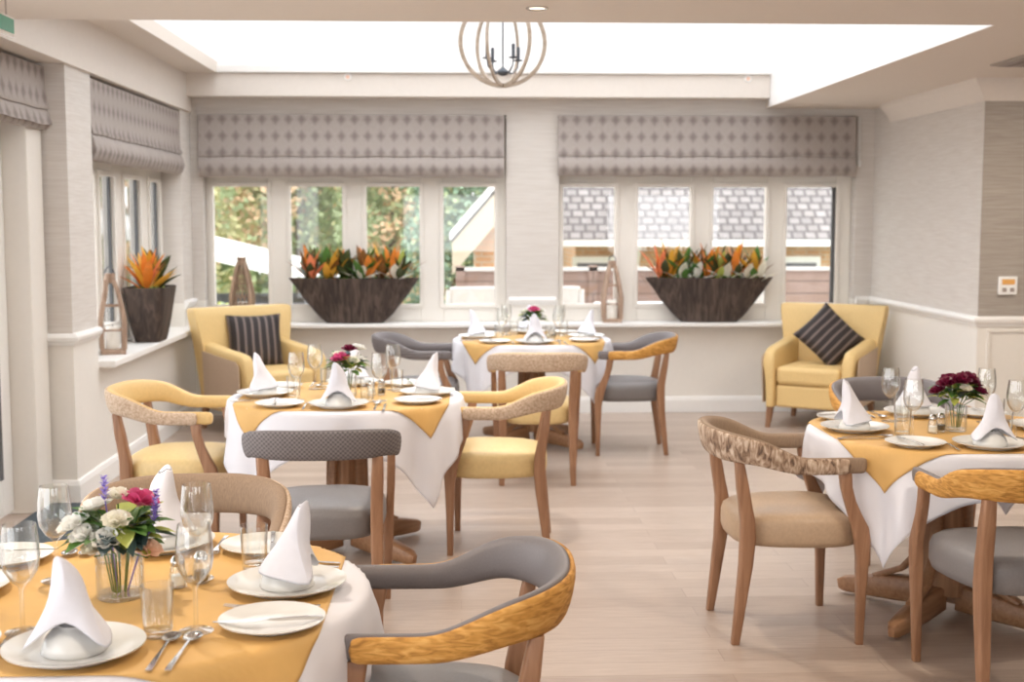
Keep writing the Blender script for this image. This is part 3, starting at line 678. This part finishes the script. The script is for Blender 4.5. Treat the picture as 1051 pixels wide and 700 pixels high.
def cushion(loc, rot, label, s=.21):
    n = 14; vs = []; fs = []
    for side in (1, -1):
        for i in range(n+1):
            for j in range(n+1):
                u, v = -1+2*i/n, -1+2*j/n
                pin = 1-.07*(1-abs(u)**2)*abs(v)**3; pin2 = 1-.07*(1-abs(v)**2)*abs(u)**3
                h = .075*((1-abs(u)**2.6)*(1-abs(v)**2.6))**.55
                vs.append((u*s*pin2, side*h, v*s*pin))
    N = (n+1)**2
    for k in range(2):
        for i in range(n):
            for j in range(n):
                a = k*N+i*(n+1)+j; fs.append((a, a+1, a+n+2, a+n+1))
    b = MB(); b.add(vs, fs); o = b.build('cushion', 'cushion', angle=100)
    bm = bmesh.new(); bm.from_mesh(o.data); bmesh.ops.remove_doubles(bm, verts=bm.verts, dist=1e-5); bmesh.ops.recalc_face_normals(bm, faces=bm.faces); bm.to_mesh(o.data); bm.free()
    o.location = loc; o.rotation_euler = rot
    return tag(o, label, 'cushion', 'striped dark cushions')
def at(loc, deg, l):
    a = math.radians(deg); return (loc[0]+math.cos(a)*l[0]-math.sin(a)*l[1], loc[1]+math.sin(a)*l[0]+math.cos(a)*l[1], l[2])
cushion(at((-1.50, 9.62), 38, (.03, .14, .655)), (math.radians(-15), 0, math.radians(22)), 'dark brown striped cushion upright on left armchair', .21)
cushion(at((2.78, 9.66), -32, (.045, .02, .682)), (math.radians(-38), math.radians(43), math.radians(-22)), 'dark brown striped cushion balanced on one corner on right armchair', .205)

# ---------------------------------------------------------------- planters and plants
def bowl_planter(loc, label):
    b = MB(); rings = []
    def ring(hx, hy, z, jit=0, seed=0):
        rr = random.Random(seed); return [(hx*math.cos(2*PI*j/48)+rr.uniform(-jit, jit), hy*math.sin(2*PI*j/48)+rr.uniform(-jit, jit)*.5, z) for j in range(48)]
    H_ = .365
    for i in range(10):
        t = i/9; hx = .225+.30*(t**.82); hy = .085+.05*t; rings.append(ring(hx, hy, H_*t, .004, i))
    rings.append(ring(.505, .120, H_, .002, 20)); rings.append(ring(.47, .112, H_-.05)); 
    b.loft(rings); o = b.build('bowl_planter', 'bark', angle=60, loc=loc); tag(o, label, 'planter', 'dark boat-shaped planters on the back sill')
    b = MB(); b.lathe([(1, 0), (.02, .02)], 40); s = b.build('soil', 'soil', o); s.scale = (.466, .109, 1); s.location = (0, 0, H_-.045)
    return o
def plant(loc, mats, n, L, w, seed, label, name='croton_plant', spread=.5, group='orange croton plants'):
    rnd = random.Random(seed); root_b = MB()
    for i in range(n):
        a = i*2.4+rnd.uniform(-.3, .3); t = (i+.5)/n; e = 1.42-spread*1.6*t+rnd.uniform(-.12, .12)
        d = Vector((math.cos(a)*math.cos(e), math.sin(a)*math.cos(e)*.75, math.sin(e)))
        l = L*rnd.uniform(.75, 1.1); base = Vector((math.cos(a)*.008, math.sin(a)*.008, .0+.25*L*(1-t)))
        leafq(root_b, base, d, l, w*rnd.uniform(.8, 1.2), rnd.randrange(len(mats)) if rnd.random() < .6 else 0, .15)
    root_b.tube([(0, 0, -.02), (0, 0, .3*L)], .006, 6, mi=len(mats))
    o = root_b.build(name, list(mats)+['darkleaf'], angle=60, loc=loc); return tag(o, label, 'plant', group)
BY = 10.33
for bi, (bx, nm, sx) in enumerate(((-.85, 'left', 1), (2.03, 'right', 1))):
    bowl_planter((bx, BY, ZS), 'dark boat-shaped planter of croton plants on back sill, %s window' % nm)
    z = ZS+.325
    pal = [('darkleaf', 'bronze', 'amber'), ('leaf', 'bronze', 'amber'), ('darkleaf', 'amber', 'bronze'), ('leaf', 'darkleaf', 'bronze'), ('bronze', 'amber', 'leaf'), ('darkleaf', 'bronze', 'lime')]
    for i in range(6):
        x = bx-.36+.145*i
        pos = ('at left end', 'second from left', 'third from left', 'third from right', 'second from right', 'at right end')[i]
        plant((x, BY+.02*(-1)**i, z), pal[(i+bi*2) % 6], 16, .285, .070, 31*bi+i, 'bronze and amber croton %s of the %s boat planter' % (pos, nm))
    for i, x in enumerate((-.34, -.17, .11, .30) if bi == 0 else (-.41, -.33, -.02, .20)):
        c = ('coral', 'amber', 'orange', 'orange')[i]
        plant((bx+x, BY-.05, z), (c, 'orange', c), 7, .29 if bi == 0 else .33, .060, 90+i+10*bi, '%s bloom %s in the %s boat planter' % ({'coral': 'coral', 'amber': 'amber', 'orange': 'orange'}[c], ('leftmost', 'left of centre', 'right of centre', 'rightmost')[i], nm), 'orange_flower', .38, 'orange blooms in the boat planters')
    for i, x in enumerate((.05, .33) if bi == 0 else (-.24, -.12, .12, .29, .40)):
        plant((bx+x, BY-.06, z), ('cream', 'whitepetal'), 6, .20, .075, 140+i+10*bi, 'cream bloom %s in the %s boat planter' % (('leftmost', 'second', 'middle', 'fourth', 'rightmost')[i] if bi else ('at centre', 'towards right end')[i], nm), 'cream_flower', .62, 'cream blooms in the boat planters')
    rnd = random.Random(bi+55); b = MB()
    for i in range(120):
        x = rnd.uniform(-.43, .43); y = rnd.uniform(-.09, .05)*(1-(x/.5)**2)
        d = Vector((rnd.uniform(-1, 1), rnd.uniform(-1, .6), rnd.uniform(.5, 1.3)))
        leafq(b, (x, y, 0), d, rnd.uniform(.06, .11), rnd.uniform(.025, .045), rnd.choice((0, 0, 1, 2)))
    o = b.build('ground_cover_plant', ['leaf', 'darkleaf', 'lime'], angle=60, loc=(bx, BY, z)); tag(o, 'low green leaves filling the rim of the %s boat planter' % nm, 'plant', None, 'stuff')
# square tapered planter on the left sill
b = MB(); rings = []
def sq(hx, hy, z, n=48, e=.32):
    out = []
    for j in range(n):
        a = 2*PI*j/n; c, s_ = math.cos(a), math.sin(a)
        out.append((hx*math.copysign(abs(c)**e, c), hy*math.copysign(abs(s_)**e, s_), z))
    return out
PL = (-2.13, 8.86, ZS)
for i in range(9):
    t = i/8; rings.append(sq(.085+.06*t**.8, .135+.105*t**.8, .375*t))
rings += [sq(.128, .222, .375), sq(.122, .212, .33)]
b.loft(rings); o = b.build('square_planter', 'bark', angle=50, loc=PL, bev=.004); tag(o, 'dark square tapered planter with orange plant on the left sill', 'planter')
b = MB(); b.loft([sq(.120, .210, .325), sq(.06, .1, .34)]); b.build('soil', 'soil', o)
for i, (dx, dy, mm, n_, L, w, sp) in enumerate(((.0, -.10, ('orange', 'amber', 'coral'), 14, .30, .058, .46), (.0, .02, ('amber', 'leaf', 'bronze'), 14, .31, .06, .42), (.0, .13, ('darkleaf', 'bronze', 'darkleaf'), 14, .29, .085, .5))):
    plant((PL[0]+dx, PL[1]+dy, ZS+.325), mm, n_, L, w, 200+i, ('bright orange bromeliad nearest camera in the square planter', 'amber bromeliad in the middle of the square planter', 'dark leaved bromeliad farthest back in the square planter')[i], 'bromeliad', sp, 'bromeliads in the square planter')
rnd = random.Random(9); b = MB()
for i in range(70):
    d = Vector((rnd.uniform(-1, 1), rnd.uniform(-1, 1), rnd.uniform(.4, 1.2))); leafq(b, (rnd.uniform(-.08, .09), rnd.uniform(-.17, .19), 0), d, rnd.uniform(.05, .10), .03, rnd.choice((0, 1, 2)))
tag(b.build('ground_cover_plant', ['leaf', 'darkleaf', 'lime'], loc=(PL[0], PL[1], ZS+.335)), 'low green leaves filling rim of the square planter', 'plant', None, 'stuff')

# ---------------------------------------------------------------- lanterns
def lantern(loc, label, h=.52, w=.085, mat='drift', curved=True, rz=0., candle_h=.14, clabel=None, seed=1, lean=0, lattice=False):
    rnd = random.Random(seed); t = empty('lantern', loc, rz); tag(t, label, 'lantern', 'driftwood candle lanterns')
    b = MB(); b.box(-w, w, -w, w, 0, .03); b.build('base', mat, t, bev=.005)
    for sx in (-1, 1):
        for sy in (-1, 1):
            pts = [(sx*w*.88, sy*w*.88, .03), (sx*w*(.95 if curved else .9), sy*w*(.95 if curved else .9), .2*h/.5), (sx*w*.80, sy*w*.80, .55*h), (sx*w*.5, sy*w*.5, .78*h), (sx*w*.28+lean, sy*w*.28, .92*h)]
            b = MB(); b.bar(pts, [(.014, .014)]*5, up=(0, 1, 0)); b.build('post', mat, t, angle=60)
    b = MB(); b.lathe([(w*.45, .88*h), (w*.5, .9*h), (w*.42, .96*h), (w*.46, h), (w*.3, h)], 14, (lean*.8, 0, 0)); b.build('neck', mat, t)
    b = MB()
    for zz, k in ((.30*h, .96), (.60*h, .78)): b.tube([(w*k*math.cos(a)*1.15, w*k*math.sin(a)*1.15, zz) for a in [PI/4+PI/2*i for i in range(4)]], .006, 6, close=True)
    b.build('cross_bar', mat, t)
    if lattice:
        b = MB()
        for q in range(16):
            for sg in (-1, 1):
                pts = []
                for i in range(9):
                    zz = .05+.80*h*i/8; u = zz/h
                    rr = w*(1.05 if u < .25 else 1.05-.75*sstep(.25, .95, u)); a = q*PI/8+sg*i*.16
                    pts.append((rr*math.cos(a)*1.05, rr*math.sin(a)*1.05, zz))
                b.tube(pts, .0035, 5)
        b.build('wicker_weave', mat, t)
    b = MB(); b.tube([(-w*.42+lean, 0, .97*h), (-w*.3+lean, 0, 1.05*h), (lean, 0, 1.09*h), (w*.3+lean, 0, 1.05*h), (w*.42+lean, 0, .97*h)], .004, 6); b.build('handle', 'iron', t)
    if clabel:
        b = MB(); b.lathe([(.001, 0), (.04, 0), (.041, .004), (.041, candle_h-.006), (.036, candle_h), (.006, candle_h-.006), (.003, candle_h-.006)], 24)
        o = b.build('candle', 'wax', loc=(loc[0], loc[1], loc[2]+.031)); tag(o, clabel, 'candle', 'lantern candles')
        b = MB(); b.tube([(0, 0, candle_h-.008), (.001, 0, candle_h+.012)], .0018, 6); b.build('wick', 'soil', o)
lantern((-1.755, 10.355, ZS), 'tall brown wicker-like lantern on back sill behind left armchair', .53, .082, 'drift', clabel='pale candle in the lantern behind left armchair', seed=2, lattice=True)
lantern((1.235, 10.335, ZS), 'slim wooden lantern on back sill between far table and right planter', .50, .075, 'drift2', clabel='white candle in lantern beside right boat planter', candle_h=.15)
lantern((-2.165, 8.02, ZS), 'rough driftwood lantern on the left sill beside the square planter', .50, .075, 'drift2', rz=.3, lean=-.01, clabel='pale candle in driftwood lantern on the left sill')
# wicker wrap on the first lantern
# ---------------------------------------------------------------- chandelier, downlights, ceiling items
ch = empty('chandelier', (.255, 7.6, 2.61)); tag(ch, 'wooden hoop orb chandelier with dark candle arms hanging in roof light', 'chandelier')
for k, a in enumerate((0.12, 1.17, 2.2)):
    b = MB(); Rr = .25
    b.bar([(Rr*math.cos(q)*math.cos(a), Rr*math.cos(q)*math.sin(a), Rr*math.sin(q)) for q in [2*PI*i/48 for i in range(49)]], [(.012, .006)]*49, up=(-math.sin(a), math.cos(a), 0.001)); b.build('hoop', 'ring', ch)
b = MB(); b.tube([(0, 0, .98), (0, 0, -.16)], .005, 8); b.build('stem', 'iron', ch)
b = MB(); b.lathe([(.001, -.195), (.02, -.19), (.034, -.175), (.034, -.165), (.015, -.15), (.006, -.14)], 16); b.build('hub', 'iron', ch)
for i in range(4):
    a = .55+i*PI/2; c, s_ = math.cos(a), math.sin(a)
    b = MB(); b.tube([(.02*c, .02*s_, -.17), (.07*c, .07*s_, -.175), (.105*c, .105*s_, -.14), (.11*c, .11*s_, -.10)], .0045, 6); ar = b.build('arm', 'iron', ch)
    b = MB(); b.lathe([(.005, -.105), (.026, -.10), (.028, -.094), (.008, -.092)], 14, (.11*c, .11*s_, 0)); b.build('drip_pan', 'iron', ar)
    b = MB(); b.lathe([(.010, -.092), (.010, -.02), (.004, -.018)], 12, (.11*c, .11*s_, 0)); b.build('candle_sleeve', 'iron', ar)
glow, t_, b_ = nt('lamp_glow'); sset(b_, 'Emission Color', (1, .86, .68, 1)); sset(b_, 'Emission Strength', 2.5); M['glow'] = glow
for i, (x, y) in enumerate(((.33, 5.50), (-1.1, 3.4), (1.75, 3.4), (.33, 1.4), (3.6, 4.6), (3.6, 6.9))):  # only the first is in view; the rest are added to light the room
    o = empty('downlight', (x, y, H2)); tag(o, ('recessed round downlight at edge of the ceiling above the chandelier' if i == 0 else 'added round ceiling downlight, unseen, lighting the room'), 'light', 'recessed downlights')
    b = MB(); b.lathe([(.032, -.001), (.045, -.006), (.048, -.004), (.048, 0), (.034, 0)], 28); b.build('bezel', 'steel', o)
    b = MB(); b.lathe([(.001, -.0015), (.032, -.002)], 24); b.build('lens', 'glow', o)
    l = bpy.data.lights.new('downlight_beam', 'AREA'); l.shape = 'DISK'; l.size = .07; l.energy = 22; l.color = (1, .87, .72)
    lo = bpy.data.objects.new('downlight_beam', l); COL.objects.link(lo); lo.location = (x, y, H2-.02)
for x, lab in ((-.87, 'small white spot on the roof light beam above left boat planter'), (2.28, 'small white spot on the roof light beam above right boat planter')):
    o = empty('beam_spotlight', (x, 10.16, 2.685)); tag(o, lab, 'light', 'spots on the beam')
    b = MB(); b.tube([(0, 0, 0), (0, -.012, 0)], .028, 18); b.build('bezel', 'plastic', o, angle=30)
    b = MB(); b.tube([(0, -.0121, 0), (0, -.016, 0)], .016, 14); b.build('lens', 'blush', o, angle=30)
# ceiling vent at the right
v = empty('ceiling_vent', (3.46, 7.13, H2)); tag(v, 'flat grey ceiling vent at right edge by the crown moulding', 'vent')
b = MB(); b.box(-.40, .40, -.24, .24, -.012, 0); b.build('frame', 'wallpaper_dark', v, smooth=False, bev=.003)
b = MB()
for i in range(9): y = -.20+.05*i; b.box(-.36, .36, y-.016, y+.016, -.018, -.012)
b.build('louvre', 'blind', v, smooth=False)
# exit sign
s_ = empty('exit_sign', (-1.70, 5.02, 2.268)); tag(s_, 'green and white exit sign at the upper left corner', 'sign')
b = MB(); b.box(-.01, .01, -.36, 0, 0, .075); b.build('sign_plate', 'plastic', s_, smooth=False, bev=.003)
b = MB(); b.box(.0105, .0125, -.35, -.012, .012, .065); b.build('sign_face', 'greenplastic', s_, smooth=False)
b = MB()
for y in (-.06, -.30): b.tube([(0, y, .07), (0, y, H2-2.268)], .004, 6)
b.build('hanger', 'steel', s_)
# thermostat
t = empty('thermostat', (3.555, YN-.004, 1.15)); tag(t, 'white thermostat with amber display on the shade-darkened wall', 'thermostat')
b = MB(); b.box(-.062, .062, -.024, 0, -.06, .06); b.build('case', 'plastic', t, bev=.006)
b = MB(); b.box(-.042, .042, -.0265, -.0245, .008, .042); b.build('display', 'amberlcd', t, smooth=False)
for x in (-.026, .026):
    b = MB(); b.box(x-.014, x+.014, -.028, -.0245, -.04, -.014); b.build('button', 'blind', t, smooth=False, bev=.002)

# ---------------------------------------------------------------- outside
b = MB(); b.box(-16, 12, 10.75, 14.3, -.2, -.02); b.box(-16, -2.8, -3, 10.75, -.2, -.02); struct(b.build('patio', 'patio', smooth=False))
b = MB(); b.box(-40, 40, 14.3, 60, -1.6, -1.3); struct(b.build('lawn', 'grass', smooth=False))
def foliage(name, loc, rx, ry, rz_, n, mats, seed, leaf, trunk, label, group=None):
    rnd = random.Random(seed); root = empty(name, loc); tag(root, label, 'tree' if trunk else 'shrub', group)
    b = MB(); cl = [(rnd.uniform(-.6, .6), rnd.uniform(-.6, .6), rnd.uniform(-.6, .65), rnd.uniform(.35, .55)) for _ in range(14)]
    for i in range(n):
        cx, cy, cz, cr = cl[i % 14]; u = rnd.uniform(-1, 1); a = rnd.uniform(0, 2*PI); q = math.sqrt(1-u*u); r_ = cr*rnd.uniform(.75, 1)
        p = Vector(((cx+r_*q*math.cos(a))*rx, (cy+r_*q*math.sin(a))*ry, (cz+r_*u)*rz_+trunk+rz_))
        s1 = Vector((rnd.uniform(-1, 1), rnd.uniform(-1, 1), rnd.uniform(-1, 1))).normalized()*leaf; s2 = s1.orthogonal().normalized()*leaf*.6
        mi = (i % 14) % len(mats) if rnd.random() < .7 else rnd.randrange(len(mats))
        b.add([p-s1, p+s2, p+s1, p-s2], [(0, 1, 2, 3)], mi)
    b.build('crown', mats, root, smooth=False)
    if trunk:
        b = MB(); b.tube([(0, 0, 0), (.05, 0, trunk), (0, 0, trunk+rz_*1.2)], [.16, .12, .05], 8); b.build('trunk', 'bark_t', root)
def fol(n, c): return plain(n, c, .8, var=.2, scale=4)
M['f1'] = fol('yellow_green_foliage', (.55, .53, .27)); M['f2'] = fol('soft_green_foliage', (.38, .46, .25)); M['f3'] = fol('autumn_foliage', (.68, .48, .30)); M['f4'] = fol('dark_green_foliage', (.22, .33, .22)); M['f5'] = fol('lime_foliage', (.50, .55, .12))
tl = 'leafy garden tree beyond the left back window, '
foliage('garden_tree', (-6.3, 25, -1.3), 2.0, 1.8, 3.0, 9000, ['f1', 'f2', 'f1', 'f3'], 1, .09, .5, tl+'yellowish, behind white sloped roof', 'garden trees')
foliage('garden_tree', (-3.9, 31, -1.3), 2.4, 1.8, 3.4, 9000, ['f2', 'f1', 'f2', 'f3'], 2, .10, .5, tl+'green with autumn tints', 'garden trees')
foliage('garden_tree', (-1.4, 26, -1.3), 1.5, 1.5, 2.9, 8000, ['f2', 'f3', 'f1', 'f2'], 3, .08, .4, tl+'green and orange', 'garden trees')
foliage('garden_tree', (-.15, 22.2, -1.3), .9, .9, 2.4, 6000, ['f4', 'f2', 'f4'], 4, .065, .4, tl+'dark green beside the brick gable', 'garden trees')
foliage('garden_shrub', (-3.05, 15.2, -1.3), .42, .4, 1.0, 2500, ['f5', 'f2', 'f5'], 5, .04, 0, 'lime green shrub below white sloped roof, seen through leftmost pane')
foliage('garden_tree', (-15, 24, -1.3), 3.5, 3, 3.5, 6000, ['f1', 'f2', 'f1'], 6, .15, .6, 'green garden tree seen through the window of the left wall', 'garden trees')
foliage('garden_tree', (-10.5, 31, -1.3), 2.8, 2.5, 3.5, 6000, ['f1', 'f3', 'f1'], 7, .15, .6, 'yellowing garden tree seen through the left wall window, farther back', 'garden trees')
foliage('garden_hedge', (-7, 38, -1.3), 11, 1.5, 2.9, 16000, ['f1', 'f2', 'f1', 'f2'], 12, .22, 0, 'tall pale hedge far behind the garden trees')
# outbuilding with white sloped fascia
g = empty('outbuilding', (-3.4, 19, -1.3)); tag(g, 'low dark outbuilding with white sloping roof edge seen through leftmost back pane', 'building')
b = MB(); b.box(-2.4, 1.5, .3, 3, 0, 1.62); b.build('wall', 'felt', g, smooth=False)
b = MB(); rings = [[(x, y, z+dz) for y, dz in ((0, 0), (3.3, 0), (3.3, .17), (0, .17))] for x, z in ((-3.0, 2.95), (1.9, 1.75))]; b.loft(rings); b.build('roof', 'white', g, smooth=False)
b = MB(); b.box(-2.4, 1.6, -.3, -.2, 0, 1.45); b.build('screen', 'fence', g, smooth=False)
# brick gable house
g = empty('gable_house', (1.6, 16.6, -1.3)); tag(g, 'orange brick gable house with white bargeboard through rightmost pane of left window', 'house')
gx0, gx1, gz, sl = -1.40, -.42, 2.92, 1.15
gt = gz+(gx1-gx0)*sl
b = MB(); b.loft([[(x, y, z) for x, z in ((gx0, 0), (gx1, 0), (gx1, gt), (gx0, gz))] for y in (0, 2.2)]); b.build('wall', 'brick', g, smooth=False)
ex, ez = gx0-.30, gz-.30*sl
b = MB(); b.loft([[(x, y, z+dz) for y, dz in ((-.35, .01), (-.35, .15), (2.3, .15), (2.3, .01))] for x, z in ((ex, ez), (gx1, gt))]); b.build('roof', 'tile', g, smooth=False)
b = MB(); b.loft([[(x, y, z+dz) for y, dz in ((-.39, .06), (-.39, .17), (-.352, .17), (-.352, .06))] for x, z in ((ex-.03, ez-.03), (gx1, gt))]); b.build('bargeboard', 'white', g, smooth=False)
M['verge'] = plain('verge_paint', (.50, .43, .32), .7)
b = MB(); b.loft([[(x, y, z+dz) for y, dz in ((-.351, -.40), (-.351, 0.005), (0.005, 0.005), (0.005, -.40))] for x, z in ((ex, ez), (gx1, gt))]); b.build('verge_box', 'verge', g, smooth=False)
# long tiled house
g = empty('tiled_house', (4.2, 19.5, -1.3)); tag(g, 'brick house with grey tiled roof filling the right back window view', 'house')
b = MB(); b.box(-2.4, 5, .4, 6, 0, 2.5); b.build('wall', 'brick', g, smooth=False)
mr = MB(); L_ = 7.0
mr.box(-2.8, 5.4, 0, L_, -.08, 0); ro = mr.build('roof', 'tile', g, smooth=False); ro.location = (0, -.15, 2.58); ro.rotation_euler = (math.radians(42), 0, 0)
b = MB(); b.box(-2.8, 5.4, -.2, -.12, 2.47, 2.57); b.build('fascia', 'white', g, smooth=False)
b = MB(); b.box(-2.8, 5.4, -.12, .4, 2.46, 2.49); b.build('soffit', 'frame', g, smooth=False)
for x in (-2.1, -.3, 1.1, 2.3):
    b = MB(); b.box(x-.35, x+.35, .33, .40, 1.2, 2.3); f = b.build('window_frame', 'white', g, smooth=False)
    b = MB(); b.box(x-.28, x+.28, .31, .329, 1.28, 2.2); b.build('pane', 'felt', f, smooth=False)
b = MB(); b.tube([(-1.45, .1, 2.42), (-1.45, .33, 2.2), (-1.45, .33, 0)], .045, 8); b.build('downpipe', 'white', g)
# fence
fe = empty('garden_fence', (1.5, 14.4, -1.36)); tag(fe, 'weathered brown board fence behind the patio furniture', 'fence')
b = MB(); b.box(-1.5, 4.5, -.02, .02, 0, 2.36); b.build('board_panel', 'fence', fe, smooth=False)
for x in (-1.5, 0, 1.5, 3.0, 4.5):
    b = MB(); b.box(x-.05, x+.05, -.05, .05, 0, 2.42); b.build('post', 'fence', fe, smooth=False)
b = MB(); b.box(-1.55, 4.55, -.05, .05, 2.36, 2.40); b.build('capping', 'render', fe, smooth=False)
# patio chairs and table (pale)
def patio_chair(loc, rz, label):
    t = empty('patio_chair', loc, rz); tag(t, label, 'chair', 'pale patio chairs outside the windows')
    for sx in (-1, 1):
        for sy in (-1, 1):
            b = MB(); b.bar([(sx*.28, sy*.26, 0), (sx*.27, sy*.25, .62 if sy < 0 else .92)], [(.02, .02)]*2, up=(0, 1, 0)); b.build('leg', 'owhite', t)
    b = MB(); b.box(-.27, .27, -.27, .25, .38, .46); b.build('seat', 'render', t, bev=.02)
    b = MB(); b.box(-.25, .25, .20, .27, .52, .95); b.build('backrest', 'render', t, bev=.02)
    for s in (-1, 1):
        b = MB(); b.box(s*.28-.035, s*.28+.035, -.30, .26, .62, .65); b.build('armrest', 'owhite', t, bev=.01)
patio_chair((.10, 12.6, -.02), PI+.2, 'pale cushioned patio chair outside rightmost pane of the left window')
patio_chair((-.75, 12.9, -.02), PI/2, 'pale cushioned patio chair outside behind the left boat planter')
patio_chair((1.0, 12.7, -.02), PI-.3, 'pale cushioned patio chair outside leftmost pane of the right window')
patio_chair((2.9, 12.8, -.02), PI, 'pale cushioned patio chair outside rightmost pane of the right window')
t = empty('patio_table', (1.95, 12.9, -.02)); tag(t, 'white patio table outside behind the right boat planter', 'table')
b = MB(); b.box(-.55, .55, -.4, .4, .70, .74); b.build('tabletop', 'owhite', t, bev=.01)
for sx in (-1, 1):
    for sy in (-1, 1):
        b = MB(); b.box(sx*.48-.025, sx*.48+.025, sy*.34-.025, sy*.34+.025, 0, .70); b.build('leg', 'owhite', t, bev=.004)

# ---------------------------------------------------------------- light
w = bpy.data.worlds.new('overcast_sky'); S.world = w; w.use_nodes = True
bg = w.node_tree.nodes['Background']; bg.inputs[0].default_value = (.97, .98, 1.0, 1); bg.inputs[1].default_value = 4.0

# ---------------------------------------------------------------- camera
cam = bpy.data.cameras.new('camera'); co = bpy.data.objects.new('camera', cam); COL.objects.link(co); S.camera = co
F = 1310.; cam.sensor_width = 36; cam.lens = F/1051*36
pitch = math.atan(125/F); yaw = math.atan(53.5/math.hypot(F, 125))
co.location = (0, 0, 1.58); co.rotation_euler = (PI/2-pitch, 0, -yaw)
cam.dof.use_dof = True; cam.dof.focus_distance = 3.6; cam.dof.aperture_fstop = 4.0
cam.clip_start = .05; cam.clip_end = 200
S.view_settings.view_transform = 'Standard'; S.view_settings.look = 'None'; S.view_settings.gamma = 1; S.view_settings.use_curve_mapping = False
S.view_settings.exposure = -0.08
S.cycles.transparent_max_bounces = 32
